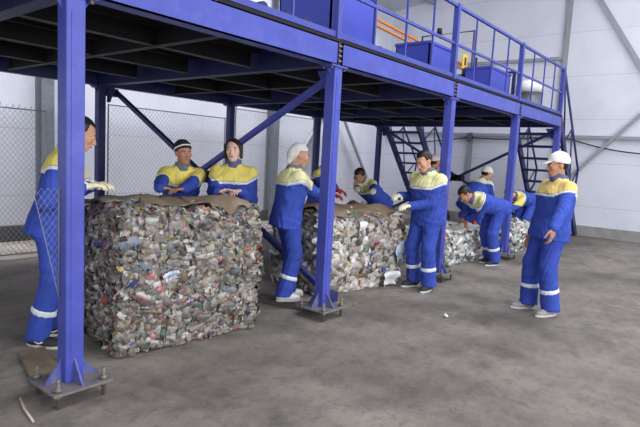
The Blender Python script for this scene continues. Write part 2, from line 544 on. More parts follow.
# railing
ZR, ZM = 3.44, 2.99
RAIL = mat('rail_paint_shaded', (66, 74, 160), rough=0.45, var=0.1, scale=6)  # same blue paint as the beams, backlit shade put into the colour
def railing(x0, x1, y, nb, m=RAIL, toe=True):
    PB().bar((x0, y, ZR), (x1, y, ZR), 0.038, 0.038).build('top_rail', m, plat, bevel=0.005)
    PB().bar((x0, y, ZM), (x1, y, ZM), 0.025, 0.03).build('middle_rail', m, plat)
    if toe:
        PB().bar((x0, y, 2.6), (x1, y, 2.6), 0.03, 0.05).build('toe_rail', m, plat)
    for j in range(1, nb):
        xx = x0 + (x1 - x0) * j / nb
        PB().bar((xx, y, 2.6), (xx, y, ZR - 0.02), 0.02, 0.02, (0, 1, 0)).build('baluster', m, plat)
rx = [XS[0] - 2.39] + XS
for k in range(len(rx) - 1):
    railing(rx[k], rx[k + 1], YF - 0.01, 4)
for x in rx:
    PB().box(x - 0.03, YF - 0.04, ZT, x + 0.03, YF + 0.03, ZR + 0.03).build('railing_post', RAIL, plat, bevel=0.004)
PB().box(XS[0] + 0.03, YF - 0.055, ZT, XS[0] + 0.98, YF - 0.045, 2.58).build('kick_plate', BLUE, plat)
for k in range(1, len(rx) - 1):
    railing(rx[k], rx[k + 1], YB, 4, BLUE_DK)
for x in rx[1:]:
    PB().box(x - 0.03, YB - 0.03, ZT, x + 0.03, YB + 0.03, ZR + 0.03).build('railing_post', BLUE_DK, plat)
xe = XS[4]
for z, t in ((ZR, 0.045), (ZM, 0.03), (2.62, 0.05)):
    PB().bar((xe, YF + 0.95, z), (xe, YB - 0.95, z), t, t).build('top_rail' if z == ZR else 'middle_rail' if z == ZM else 'toe_rail', BLUE_DK, plat)
for y in (YF + 0.95, YF + 2.07, YB - 0.95):
    PB().box(xe - 0.03, y - 0.03, ZT, xe + 0.03, y + 0.03, ZR + 0.02).build('railing_post', BLUE_DK, plat)

# ---------------------------------------------------------------- stairs at the far end of the platform
def staircase(y0, y1, label, m, run=2.12):
    st = empty('metal_staircase', (XS[4] + 0.1, (y0 + y1) / 2, 0), 0, label, 'stairs')
    o3 = np.array([XS[4] + 0.1, (y0 + y1) / 2, 0])
    def fix(mb):
        mb.v = [(v[0] - o3[0], v[1] - o3[1], v[2]) for v in mb.v]
        return mb
    xt, zt = XS[4] + 0.1, ZT - 0.05
    xb = xt + run
    for y in (y0, y1):
        fix(MB().bar((xt, y, zt), (xb, y, 0.0), 0.05, 0.17, (1, 0, 1))).build('stringer', m, st)
    n = 10
    for j in range(1, n):
        t = j / n
        x, z = xt + run * t, zt * (1 - t)
        fix(MB().box(x - 0.10, y0 + 0.026, z - 0.045, x + 0.10, y1 - 0.026, z + 0.005)).build('tread', m, st)
    for y in (y0, y1):
        rail = [(xt - 0.02, y, ZR), (xb - 0.35, y, 1.52), (xb - 0.42, y, 1.15), (xb - 0.75, y, 0.93)]
        fix(MB().tube(rail, 0.024, 8)).build('handrail', m, st)
        mid = fix(MB())
        P = lambda t, k: (xt + run * t + (0.0 if k == 0 else 0.02), y, zt * (1 - t) + (0.05 if k == 0 else 0.93))
        pts = [P(0.02, 1), P(0.2, 0), P(0.42, 1), P(0.56, 0), P(0.78, 1)]
        lat = MB()
        for a, b_ in zip(pts[:-1], pts[1:]):
            lat.tube([a, b_], 0.017, 6)
        fix(lat).build('rail_lattice', m, st)
    return st
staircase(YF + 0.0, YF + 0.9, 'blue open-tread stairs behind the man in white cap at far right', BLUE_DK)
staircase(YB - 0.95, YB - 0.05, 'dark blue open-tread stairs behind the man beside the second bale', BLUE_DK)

# ---------------------------------------------------------------- machinery on the deck
DZ = ZT + 0.032
BOX = mat('hopper_paint', (62, 74, 184), rough=0.4, var=0.06, scale=3)
def hopper(x0, x1, y0, y1, h, label):
    e = empty('steel_hopper', ((x0 + x1) / 2, (y0 + y1) / 2, DZ), 0, label, 'hopper', None)
    w2, d2 = (x1 - x0) / 2, (y1 - y0) / 2
    t = 0.02
    b = MB().box(-w2, -d2, 0.1, w2, d2, 0.12)
    b.box(-w2, -d2, 0.1, w2, -d2 + t, h).box(-w2, d2 - t, 0.1, w2, d2, h).box(-w2, -d2, 0.1, -w2 + t, d2, h).box(w2 - t, -d2, 0.1, w2, d2, h)
    b.build('body', BOX, e)
    r = MB()
    q = 0.015
    r.box(-w2 - q, -d2 - q, h - 0.04, w2 + q, -d2, h).box(-w2 - q, d2, h - 0.04, w2 + q, d2 + q, h).box(-w2 - q, -d2, h - 0.04, -w2, d2, h).box(w2, -d2, h - 0.04, w2 + q, d2, h)
    r.build('rim', BOX, e, bevel=0.004)
    for sx in (-1, 1):
        for sy in (-1, 1):
            MB().box(sx * (w2 - 0.04) - 0.03, sy * (d2 - 0.04) - 0.03, 0, sx * (w2 - 0.04) + 0.03, sy * (d2 - 0.04) + 0.03, 0.1).build('foot', BLACKM, e)
    return e
hopper(4.40, 5.2, 3.55, 4.3, 0.78, 'large dark blue steel hopper on the deck, nearest of three, cut by picture top')
hopper(6.62, 7.42, 3.58, 4.12, 0.60, 'middle blue steel hopper on the deck, left of the small yellow sign')
hopper(8.8, 9.72, 3.58, 4.06, 0.62, 'blue steel hopper on the deck nearest the far stairs')
# orange guide rails on dark uprights running along behind the hoppers
gr = empty('guide_rail', (8.3, 4.6, DZ), 0, 'pair of orange rails running along the deck behind the blue hoppers', 'guide rail')
for dz in (0.0, 0.09):
    MB().tube([(-2.6, 0, 1.0 + dz), (2.4, 0, 0.76 + dz)], 0.022, 8).build('rail', ORANGE, gr)
for x in (-2.5, 2.3):
    MB().box(x - 0.025, 0.03, 0, x + 0.025, 0.07, 1.15).build('upright', BLACKM, gr)
pf = empty('pipe_frame', (9.2, 4.6, DZ), 0, 'dark pipe frame standing above the middle hopper on the deck', 'frame')
MB().tube([(0, -0.49, 0), (0, -0.49, 1.33), (0, 0.55, 1.33), (0, 0.55, 0)], 0.022, 8).build('frame', mat('pipe_dark', (64, 68, 92)), pf)
MB().lathe((0, 0.2, 1.35), [(0.05, 0), (0.05, 0.08), (0.03, 0.1)], 10).build('fitting', BLACKM, pf)
sg = tag(MB().box(8.86, 4.13, 3.18, 9.06, 4.145, 3.44).build('warning_plate', mat('yellow_sign', (226, 186, 60)), bevel=0.003), 'small yellow plate with a black centre above the far hopper on the deck', 'sign')
MB().box(8.93, 4.124, 3.25, 8.99, 4.13, 3.38).build('sign_symbol', BLACKM, sg)
MB().box(8.94, 4.145, DZ, 8.98, 4.165, 3.4).build('stake', BLACKM, sg)
# low dark conveyor drive near the left of the visible deck
cv = empty('conveyor_drive', (3.5, 3.95, DZ), 0, 'low black machine with rollers on the deck left of nearest hopper', 'machine')
MB().box(-0.9, -0.3, 0.08, 0.75, 0.3, 0.26).build('frame', BLACKM, cv, bevel=0.01)
for x in (-0.7, -0.35, 0.0, 0.35, 0.6):
    MB().tube([(x, -0.33, 0.27), (x, 0.33, 0.27)], 0.06, 12).build('roller', BLUE_DK, cv)
for x in (-0.8, 0.65):
    MB().box(x - 0.04, -0.28, 0, x + 0.04, 0.28, 0.09).build('foot', BLACKM, cv)
for x in (-0.5, -0.1, 0.25):
    MB().lathe((x, -0.31, 0.17), [(0.022, 0), (0.022, 0.02)], 6, (0, -1, 0)).build('bolt', BOLT, cv)
c2 = empty('conveyor_drive', (5.95, 3.9, DZ), 0, 'low black machine on the deck between the nearest and middle hoppers', 'machine')
MB().box(-0.5, -0.25, 0.05, 0.5, 0.25, 0.24).build('frame', BLACKM, c2, bevel=0.01)
MB().box(-0.45, -0.2, 0, 0.45, 0.2, 0.05).build('foot', BLACKM, c2)
MB().lathe((-0.2, 0, 0.24), [(0.13, 0), (0.13, 0.1), (0.1, 0.13)], 14).build('motor_housing', BLUE_DK, c2)
# wrapped drum and sheet near the top of the far stairs
dr = empty('metal_drum', (10.72, 3.55, DZ), 0, 'grey metal drum with bright white lid on the deck by the far stairs', 'drum')
MB().lathe((0, 0, 0), [(0.25, 0), (0.25, 0.02), (0.24, 0.03), (0.24, 0.17), (0.25, 0.18), (0.24, 0.19), (0.24, 0.38), (0.25, 0.39), (0.25, 0.41)], 22).build('body', mat('drum_grey', (120, 124, 132), rough=0.4, metal=0.3), dr)
MB().lathe((0, 0, 0.41), [(0.265, 0), (0.265, 0.12), (0.24, 0.19), (0.1, 0.24)], 22).build('lid', mat('drum_lid', (244, 246, 248), rough=0.35, var=0.02), dr)
sh = empty('corrugated_sheet', (11.0, 4.5, DZ), 0, 'grey corrugated metal sheet leaning on deck end railing by the stairs', 'metal sheet')
prof = [(0.0 + 0.012 * (i % 2), -0.42 + 0.04 * i) for i in range(22)]
MB().prism([(x - 0.09, y, 0) for x, y in prof] + [(x - 0.083, y, 0) for x, y in prof[::-1]], (0.04, 0, 0.72)).build('sheet', mat('sheet_grey', (170, 174, 184), rough=0.45, metal=0.2), sh)
MB().box(-0.1, -0.44, 0, -0.05, 0.44, 0.02).build('bottom_edge', GREY_ST, sh)
# ---------------------------------------------------------------- chain-link fencing between the rear posts
WIRE = mat('fence_wire', (150, 152, 160), rough=0.5, metal=0.3, var=0.1)
def chain_mesh(x0, x1, z0, z1, step=0.062, r=0.0021, wob=0.006):
    """diagonal wires, woven: each wire steps to and fro as it passes the others; local plane y = 0"""
    V, Fq = [], []
    def seg(a, b_):
        d = np.array(b_) - np.array(a)
        L = np.linalg.norm(d)
        if L < 0.01: return
        d /= L
        s = np.array([d[2], 0, -d[0]]) * r
        t = np.array([0, 1.0, 0]) * r
        n0 = len(V)
        for e in (np.array(a), np.array(b_)):
            for q in (s, t, -s, -t):
                V.append(e + q)
        for k in range(4):
            Fq.append((n0 + k, n0 + (k + 1) % 4, n0 + 4 + (k + 1) % 4, n0 + 4 + k))
    W, Hh = x1 - x0, z1 - z0
    slope = 1.25
    c = -Hh / slope
    while c < W:
        for sgn in (1, -1):
            # x = c + z/slope
            za, zb = max(0.0, -c * slope), min(Hh, (W - c) * slope)
            if zb - za > 0.02:
                xa, xb = c + za / slope, c + zb / slope
                if sgn < 0: xa, xb = W - xa, W - xb
                seg((x0 + xa, 0.002 * sgn, z0 + za), (x0 + xb, 0.002 * sgn, z0 + zb))
        c += step
    return np.array(V), np.array(Fq)
def fence(x0, x1, z1, y, label, posts=True):
    e = empty('chain_link_fence', ((x0 + x1) / 2, y, 0), 0, label, 'fence', None)
    h = (x1 - x0) / 2
    V, Fq = chain_mesh(-h + 0.02, h - 0.02, 0.06, z1)
    mesh_np('wire_mesh', V, Fq, WIRE, e, smooth=False)
    MB().tube([(-h, 0, z1), (h, 0, z1)], 0.008, 6).build('top_wire', WIRE, e)
    MB().tube([(-h, 0, 0.06), (h, 0, 0.06)], 0.008, 6).build('bottom_wire', WIRE, e)
    for s in (-1, 1):
        MB().box(s * h - 0.008, -0.008, 0, s * h + 0.008, 0.008, z1 + 0.01).build('end_post', GREY_ST, e)
    return e
f0 = fence(0.2, 3.1, 1.9, YB, 'wire mesh fence behind the man at far left')
sp = MB()
for i in range(40):
    x = -1.4 + i * 0.072
    sp.tube([(x, 0, 1.9), (x + 0.02, 0.01, 1.935 + 0.015 * (i % 3))], 0.004, 4)
sp.build('wire_ends', WIRE, f0)
fence(XS[1] + 0.12, XS[2] - 0.12, 2.08, YB, 'wire mesh fence behind the woman and the man in striped beanie')
fence(XS[2] + 0.12, XS[3] - 0.12, 2.27, YB, 'wire mesh fence behind worker in white headscarf')
# loose torn flap tied to the nearest post
fl = empty('torn_mesh_flap', (XS[0] - 0.06, YF + 0.02, 0), 0, 'torn flap of wire mesh hooked on the nearest blue post', 'wire mesh')
V, Fq = chain_mesh(-0.16, 0.0, 0.55, 1.25, step=0.04, r=0.0011)
mid = (V[Fq[:, 0]] + V[Fq[:, 2]]) / 2
# cut the wires along the torn slanting edge
def edge_z(x): return 0.60 + (-x) * 4.0
V2, F2 = [], []
for f in Fq:
    a, b_ = V[f[:2]].mean(0), V[f[2:]].mean(0)
    lo, hi = (a, b_) if a[2] < b_[2] else (b_, a)
    # walk along the wire and keep the run above the edge
    ts = [t for t in np.linspace(0, 1, 40) if (lo + (hi - lo) * t)[2] > edge_z((lo + (hi - lo) * t)[0])]
    if len(ts) < 2: continue
    t0, t1 = ts[0], ts[-1]
    d = hi - lo
    first = f[:2] if a[2] < b_[2] else [f[3], f[2]]
    last = [f[3], f[2]] if a[2] < b_[2] else f[:2]
    n0 = len(V2)
    for (i0, i1) in zip(first, last):
        V2.append(V[i0] + (V[i1] - V[i0]) * t0); V2.append(V[i0] + (V[i1] - V[i0]) * t1)
    F2.append((n0, n0 + 1, n0 + 3, n0 + 2))
V2 = np.array(V2)
V2[:, 1] += 0.05 * np.sin(V2[:, 0] * 7) + 0.02 * np.sin(V2[:, 2] * 9)
mesh_np('wire_mesh', V2, np.array(F2), WIRE, fl, smooth=False)
MB().tube([(-0.16 + 0.016 * t, 0.05 * sin((-0.16 + 0.016 * t) * 7), edge_z(-0.16 + 0.016 * t)) for t in range(11)], 0.0022, 5).build('selvedge_wire', WIRE, fl)
MB().tube([(0, 0, 0.6), (0, 0, 1.25)], 0.003, 5).build('tie_wire', WIRE, fl)
# ---------------------------------------------------------------- bales of pressed waste
def srgb(cs):
    return np.array([lin(c) for c in cs], dtype=np.float32)
PAL_MIXED = srgb([(164, 156, 150), (184, 177, 172), (140, 131, 126), (116, 108, 104), (150, 135, 118), (208, 204, 200), (226, 222, 218), (98, 92, 92), (172, 160, 146), (130, 134, 136),
                  (176, 84, 78), (196, 132, 134), (84, 98, 158), (108, 136, 114), (188, 168, 92), (184, 120, 80), (146, 162, 180)])
PRB_MIXED = np.array([14, 13, 11, 7, 10, 7, 4, 4, 10, 6, 1.5, 1.2, 1.1, 1.4, 1.3, 0.6, 1.6])
PAL_PALE = srgb([(196, 190, 184), (214, 210, 206), (232, 230, 228), (172, 164, 156), (150, 140, 128), (120, 108, 96), (92, 84, 78), (188, 170, 146), (206, 196, 178), (184, 72, 70), (84, 110, 172), (110, 150, 120), (224, 206, 150)])
PRB_PALE = np.array([14, 15, 13, 11, 9, 7, 5, 6, 6, 1.6, 1.2, 0.8, 1.5])
PAL_WHITE = srgb([(210, 212, 212), (226, 228, 228), (240, 242, 242), (190, 192, 192), (160, 163, 162), (116, 120, 118), (88, 92, 90), (190, 60, 66), (150, 170, 140), (196, 190, 150)])
PRB_WHITE = np.array([14, 14, 12, 11, 9, 7, 5, 1.0, 1.6, 1.5])
M_SCRAP = mat_tint('pressed_plastic', 0.36, 0.5)
M_CORE = mat('bale_core', (110, 104, 98), rough=0.9, var=0.4, scale=24, bump=0.4)
M_WIRE = mat('tie_wire_steel', (92, 88, 84), rough=0.5, metal=0.5)
M_CARD = mat('wet_cardboard', (126, 110, 94), rough=0.85, var=0.2, scale=7, bump=0.3, dirt=(104, 92, 80), dirt_amt=0.7)
M_CARD2 = mat('grey_cardboard', (140, 132, 120), rough=0.85, var=0.25, scale=7, bump=0.3, dirt=(96, 88, 78), dirt_amt=0.7)

def bale(x, y, rz, W, Dp, H, pal, prb, n, label, wires=4, bottles=26, card=None, seed=1, psz=1.0, tone=1.0):
    """x, y is the near left bottom corner; local x along the front, y into depth"""
    g = np.random.default_rng(seed)
    e = empty('waste_bale', (x, y, 0), rz, label, 'waste bale', 'bales of pressed plastic waste')
    prb = prb / prb.sum()
    pal = pal * tone
    def bulge(p):
        """the sides belly out between the wires and the corners are rounded"""
        q = p.copy()
        fx, fy, fz = p[:, 0] / W, p[:, 1] / Dp, p[:, 2] / H
        amt = 0.035 * np.sin(np.clip(fz, 0, 1) * pi) + 0.02 * np.sin(fz * 17 + fx * 5) * 0.5 + 0.012 * np.sin(fx * 21 + fz * 8)
        amt = amt + 0.028 * (np.abs(np.sin(pi * ((fx * (wires + 0.2)) - 0.6))) - 0.7)
        q[:, 1] += (fy - 0.5) * 2 * amt
        q[:, 0] += (fx - 0.5) * 2 * (0.03 * np.sin(fz * pi) + 0.014 * np.sin(fz * 19 + fy * 7))
        q[:, 2] += np.clip(fz - 0.5, 0, 1) * 2 * (0.03 * np.sin(fx * 9 + 1) * np.sin(fy * 6) + 0.015 * np.sin(fx * 23 + fy * 11))
        q[:, 2] += np.clip(0.15 - fz, 0, 1) * 0.0
        return q
    # core
    V, Q = [], []
    def grid(o, a, b_, na, nb):
        n0 = len(V)
        for i in range(na + 1):
            for j in range(nb + 1):
                V.append(np.array(o) + np.array(a) * i / na + np.array(b_) * j / nb)
        for i in range(na):
            for j in range(nb):
                Q.append((n0 + i * (nb + 1) + j, n0 + (i + 1) * (nb + 1) + j, n0 + (i + 1) * (nb + 1) + j + 1, n0 + i * (nb + 1) + j + 1))
    i_ = 0.025
    w2, d2, h2 = W - 2 * i_, Dp - 2 * i_, H - i_ - 0.012
    o0 = (i_, i_, 0.012)
    grid(o0, (w2, 0, 0), (0, 0, h2), 24, 20)
    grid((i_, Dp - i_, 0.012), (0, 0, h2), (w2, 0, 0), 20, 24)
    grid(o0, (0, 0, h2), (0, d2, 0), 20, 16)
    grid((W - i_, i_, 0.012), (0, d2, 0), (0, 0, h2), 16, 20)
    grid((i_, i_, 0.012 + h2), (w2, 0, 0), (0, d2, 0), 24, 16)
    grid(o0, (0, d2, 0), (w2, 0, 0), 16, 24)
    V = bulge(np.array(V))
    mesh_np('pressed_core', V, np.array(Q), M_CORE, e)
    # pressed scraps on every side
    faces = [((0, 0, 0), (W, 0, 0), (0, 0, H), (0, -1, 0), W * H * 1.25), ((0, Dp, 0), (W, 0, 0), (0, 0, H), (0, 1, 0), W * H * 0.5),
             ((0, 0, 0), (0, Dp, 0), (0, 0, H), (-1, 0, 0), Dp * H * 1.1), ((W, 0, 0), (0, Dp, 0), (0, 0, H), (1, 0, 0), Dp * H),
             ((0, 0, H), (W, 0, 0), (0, Dp, 0), (0, 0, 1), W * Dp)]
    ar = np.array([f[4] for f in faces]); ar /= ar.sum()
    fi = g.choice(5, n, p=ar)
    K = 5
    uu, vv = np.meshgrid(np.linspace(-0.5, 0.5, K), np.linspace(-0.5, 0.5, K), indexing='ij')
    uu, vv = uu.ravel(), vv.ravel()
    ud, vd = uu * np.sqrt(1 - 1.6 * vv ** 2), vv * np.sqrt(1 - 1.6 * uu ** 2)   # rounded outline
    dome = (1 - 4 * uu ** 2) * (1 - 4 * vv ** 2)
    qi = np.array([(i * K + j, (i + 1) * K + j, (i + 1) * K + j + 1, i * K + j + 1) for i in range(K - 1) for j in range(K - 1)])
    PV, PQ, PT = [], [], []
    for k in range(n):
        o, a, b_, nn, _ = faces[fi[k]]
        o, a, b_, nn = (np.array(t, float) for t in (o, a, b_, nn))
        c = o + a * g.random() + b_ * g.random()
        da, db = a / np.linalg.norm(a), b_ / np.linalg.norm(b_)
        th = g.normal(0, 0.3) if fi[k] < 4 else g.uniform(0, pi)
        ta = cos(th) * da + sin(th) * db
        tb = -sin(th) * da + cos(th) * db
        t1, t2 = g.normal(0, 0.16), g.normal(0, 0.25) * (1 if fi[k] < 4 else 0.5)
        ta = ta * cos(t1) + nn * sin(t1)
        tb = tb * cos(t2) + nn * sin(t2)
        tn = np.cross(ta, tb)
        if tn @ nn < 0: tn = -tn
        sw, shh = g.gamma(5, 0.017) * psz + 0.012, g.gamma(5, 0.0105) * psz + 0.014
        c = c + nn * g.uniform(-0.02, 0.004) - (0.012 if fi[k] == 4 else 0)
        dz = g.normal(0, 0.0042, K * K) + g.normal(0, 0.05) * uu ** 2 + dome * shh * g.uniform(0.1, 0.42)
        P = c + np.outer(ud * sw * (1 + g.normal(0, 0.10, K * K)), ta) + np.outer(vd * shh * (1 + g.normal(0, 0.12, K * K)), tb) + np.outer(dz, tn)
        if fi[k] < 4: P[:, 2] -= max(0.0, P[:, 2].max() - H - 0.004)
        PV.append(P); PQ.append(qi + k * K * K)
        col = pal[g.choice(len(pal), p=prb)] * g.uniform(0.62, 1.15)
        tt = np.repeat(col[None], K * K, 0)
        if g.random() < 0.16:   # a printed band on a wrapper
            tt = tt.copy(); tt[vv > 0.1] = pal[g.choice(len(pal), p=prb)]
        PT.append(tt)
    PV = np.concatenate(PV)
    PV = bulge(PV)
    PV[:, 2] = np.maximum(PV[:, 2], 0.004)
    s = mesh_np('plastic_scrap', PV, np.concatenate(PQ), M_SCRAP, e, smooth=True, tint=np.clip(np.concatenate(PT), 0, 1))
    tag(s, kind='stuff')
    # crushed bottles standing out of the faces
    for k in range(bottles):
        f = g.choice([0, 0, 0, 2, 3, 4, 1])
        o, a, b_, nn, _ = faces[f]
        o, a, b_, nn = (np.array(t, float) for t in (o, a, b_, nn))
        c = o + a * g.uniform(0.08, 0.92) + b_ * g.uniform(0.08, 0.9) - nn * 0.012
        c = bulge(c[None])[0]
        da, db = a / np.linalg.norm(a), b_ / np.linalg.norm(b_)
        th = g.normal(0, 0.5) + (pi if g.random() < 0.5 else 0)
        ax = cos(th) * da + sin(th) * db + nn * g.uniform(-0.05, 0.25)
        ax /= np.linalg.norm(ax)
        side = np.cross(ax, nn); side /= np.linalg.norm(side)
        out = np.cross(side, ax)
        if out @ nn < 0: out = -out
        L, r = g.uniform(0.12, 0.19) * psz, g.uniform(0.026, 0.034) * psz
        prof = [(0.15, 0.0), (0.9, 0.02), (1.0, 0.1), (0.82, 0.25), (1.0, 0.4), (0.8, 0.55), (0.95, 0.66), (0.6, 0.8), (0.36, 0.9), (0.34, 1.0)]
        nv = 10
        Vb, Qb = [], []
        for (pr, pz) in prof:
            bend = 0.02 * sin(pz * 5 + k)
            for j in range(nv):
                t = 2 * pi * j / nv
                jit = 1 + g.normal(0, 0.09)
                Vb.append(c + ax * (pz - 0.5) * L + side * (r * pr * 1.15 * cos(t) * jit + bend) + out * (r * pr * 0.6 * sin(t) * jit))
        for i in range(len(prof) - 1):
            for j in range(nv):
                Qb.append((i * nv + j, i * nv + (j + 1) % nv, (i + 1) * nv + (j + 1) % nv, (i + 1) * nv + j))
        n0 = (len(prof) - 1) * nv
        Vb = np.array(Vb); Vb[:, 2] = np.maximum(Vb[:, 2], 0.005)
        col = pal[g.choice(len(pal), p=prb)]
        bt = mesh_np('crushed_bottle', Vb, np.array(Qb), M_SCRAP, e, smooth=True, tint=np.repeat(np.clip(col * 1.1, 0, 1)[None], len(Vb), 0))
        cc = [(190, 50, 50), (60, 90, 180), (236, 236, 236), (70, 150, 90), (220, 180, 60)][k % 5]
        tip = c + ax * 0.5 * L + side * (0.02 * sin(5 + k))
        tip[2] = max(tip[2], 0.03)
        MB().lathe(tip, [(r * 0.42, -0.006), (r * 0.42, 0.012), (r * 0.3, 0.014)], 10, ax).build('bottle_cap', mat('cap_%d' % (k % 5), cc, rough=0.45), bt)
    # tie wires round the bale, through top, front, bottom and back
    for k in range(wires):
        fx = W * (k + 0.6) / (wires + 0.2)
        loop = []
        for (yy, zz) in [(0, t) for t in np.linspace(0.02, H, 14)] + [(t, H) for t in np.linspace(0.05, Dp, 8)] + [(Dp, t) for t in np.linspace(H - 0.05, 0.02, 12)]:
            q = bulge(np.array([[fx, yy, zz]]))[0]
            o = np.array([0, -0.012 if yy == 0 else 0.004 if yy == Dp else 0, 0.006 if zz == H else 0])
            loop.append(q + o + np.array([g.normal(0, 0.003), 0, 0]))
        MB().tube(loop, 0.0035, 5).build('tie_wire', M_WIRE, e)
    def sheet(name, m, x0, x1, y0, y1, z, sd, over=0.05):
        gg = np.random.default_rng(sd)
        nx, ny = 16, 10
        V = []
        for i in range(nx + 1):
            for j in range(ny + 1):
                fx_, fy_ = i / nx, j / ny
                px_ = x0 + (x1 - x0) * fx_ + gg.normal(0, 0.006)
                py_ = y0 + (y1 - y0) * fy_ + gg.normal(0, 0.006) - (0.02 * sin(i * 1.3) if j == 0 else 0)
                zz = z + 0.012 * sin(px_ * 14 + py_ * 5) + 0.01 * sin(py_ * 17) + gg.normal(0, 0.003)
                if py_ < 0: zz += py_ * 0.9
                V.append(bulge(np.array([[px_, py_, H]]))[0] * np.array([1, 1, 0]) + np.array([0, 0, zz + (bulge(np.array([[px_, max(py_, 0), H]]))[0][2] - H)]))
        Q = [(i * (ny + 1) + j, (i + 1) * (ny + 1) + j, (i + 1) * (ny + 1) + j + 1, i * (ny + 1) + j + 1) for i in range(nx) for j in range(ny)]
        o = mesh_np(name, np.array(V), np.array(Q), m, e)
        so = o.modifiers.new('thickness', 'SOLIDIFY'); so.thickness = 0.005
        return o
    if card:
        for q in card:
            sheet('cardboard_sheet', *q)
    return e, bulge

B1, bul1 = bale(1.955, 3.35, radians(-6.5), 1.17, 0.78, 1.06, PAL_MIXED, PRB_MIXED, 7800,
          'tall nearest bale of mixed coloured plastic bottles beside the foremost post', wires=5, bottles=52, seed=3, psz=0.70, tone=0.70,
          card=[(M_CARD, 0.70, 1.21, -0.035, 0.60, 1.09, 4), (M_CARD2, 0.0, 0.34, 0.30, 0.78, 1.082, 5), (M_CARD, 0.32, 0.75, 0.05, 0.76, 1.082, 6)])
B2, bul2 = bale(4.37, 3.50, radians(-11.0), 1.24, 0.78, 0.89, PAL_PALE, PRB_PALE, 4600,
          'chest-high bale of pale plastic under a cardboard sheet behind the second post', wires=4, bottles=14, seed=8, psz=1.15, tone=0.86,
          card=[(mat('brown_sheet', (132, 112, 92), rough=0.85, var=0.2, scale=8, dirt=(100, 90, 80), dirt_amt=0.6), -0.02, 1.2, -0.055, 0.78, 0.925, 14)])
B3, bul3 = bale(7.06, 3.34, radians(-4.0), 1.24, 0.78, 0.50, PAL_WHITE, PRB_WHITE, 2200,
          'low bale of white plastic beneath the worker bending with straight arms', wires=3, bottles=8, seed=12, psz=1.1,
          card=[(mat('dusty_white_sheet', (206, 204, 200), rough=0.8, var=0.12, scale=9), 0.0, 1.2, -0.02, 0.76, 0.522, 31)])
B4, bul4 = bale(9.12, 3.14, radians(-2.0), 0.92, 0.75, 0.52, PAL_WHITE * 0.92, PRB_WHITE, 1500,
          'farthest low bale of whitish plastic, seen just past the fourth post', wires=3, bottles=6, seed=15)
# loose film hanging off the right end of the second bale
def film(name, m, parent, c, ax, ay, nz_, sd, curl=0.05, na=9, nb=9):
    g = np.random.default_rng(sd)
    c, ax, ay, nz_ = (np.array(t, float) for t in (c, ax, ay, nz_))
    V = []
    for i in range(na):
        for j in range(nb):
            u, v = i / (na - 1) - 0.5, j / (nb - 1) - 0.5
            V.append(c + ax * u * (1 + 0.2 * sin(5 * v)) + ay * v + nz_ * (curl * (u * u * 4 + sin(v * 6) * 0.5) + g.normal(0, 0.006)))
    Q = [(i * nb + j, (i + 1) * nb + j, (i + 1) * nb + j + 1, i * nb + j + 1) for i in range(na - 1) for j in range(nb - 1)]
    o = mesh_np(name, np.array(V), np.array(Q), m, parent)
    s = o.modifiers.new('thickness', 'SOLIDIFY'); s.thickness = 0.002
    return o
M_FILM = mat('white_film', (232, 232, 234), rough=0.4, var=0.06)
M_FILMB = mat('pale_blue_film', (196, 206, 226), rough=0.35, var=0.08)
tag(film('plastic_bag', M_FILMB, B2, (1.20, -0.05, 0.36), (0.10, 0.0, 0.14), (-0.08, 0, 0.24), (0, -1, 0), 3), 'pale blue plastic bag bulging from the bale')
tag(film('plastic_bag', M_FILM, B2, (1.02, -0.06, 0.10), (0.16, -0.06, 0.04), (-0.04, -0.03, 0.17), (0, -1, 0), 4, 0.07), 'white plastic tub sticking out near the floor')
film('plastic_bag', M_FILM, B2, (0.55, -0.04, 0.72), (0.10, 0, 0.01), (0, 0, 0.16), (0, -1, 0), 6, 0.03)
film('plastic_bag', M_FILM, B1, (1.10, -0.005, 0.14), (0.10, 0, 0.02), (0.01, 0, 0.09), (0, -1, 0), 7, 0.02)
tag(film('plastic_bag', mat('red_film', (196, 60, 58), rough=0.5), B3, (1.08, 0.10, 0.545), (0.12, 0.02, 0.0), (0.0, 0.1, 0.02), (0, 0, 1), 9, 0.04), 'red plastic scrap on top of the bale')
film('plastic_bag', M_FILMB, B1, (0.36, -0.03, 0.56), (0.11, 0, 0.03), (-0.02, 0, 0.06), (0, -1, 0), 8, 0.03)

# ---------------------------------------------------------------- things lying on the floor
def plank(a, b_, w, t, label):
    a, b_ = np.array(a, float), np.array(b_, float)
    c = (a + b_) / 2
    ang = math.atan2(b_[1] - a[1], b_[0] - a[0])
    L = np.linalg.norm(b_ - a)
    o = MB().box(-L / 2, -w / 2, 0, L / 2, w / 2, t).build('wooden_plank', WOOD, bevel=0.004)
    o.location = (c[0], c[1], 0); o.rotation_euler = (0, 0, ang)
    return tag(o, label, 'plank')
plank((1.56, 3.84), (1.42, 3.24), 0.17, 0.035, 'dirty wooden plank on the floor left of the nearest post')
ch = tag(MB().box(-0.3, -0.07, 0, 0.3, 0.07, 0.005).box(-0.3, -0.07, 0, 0.3, -0.064, 0.06).box(-0.3, 0.064, 0, 0.3, 0.07, 0.06).box(-0.3, -0.07, 0.055, 0.3, 0.07, 0.061)
         .build('steel_channel', mat('rusty_channel', (92, 88, 86), rough=0.7, var=0.3, dirt=(110, 92, 78), dirt_amt=0.7)), 'dark steel channel lying on the floor under the worker in white headscarf', 'steel bar')
ch.location = (3.83, 3.50, 0); ch.rotation_euler = (0, 0, radians(105))
tag(MB().tube([(1.22, 3.16, 0.008), (1.18, 3.0, 0.012), (1.16, 2.84, 0.008)], 0.007, 6).build('wooden_stick', mat('pale_wood', (190, 178, 158), rough=0.8)), 'thin pale wooden stick on the floor by the nearest base plate', 'stick')
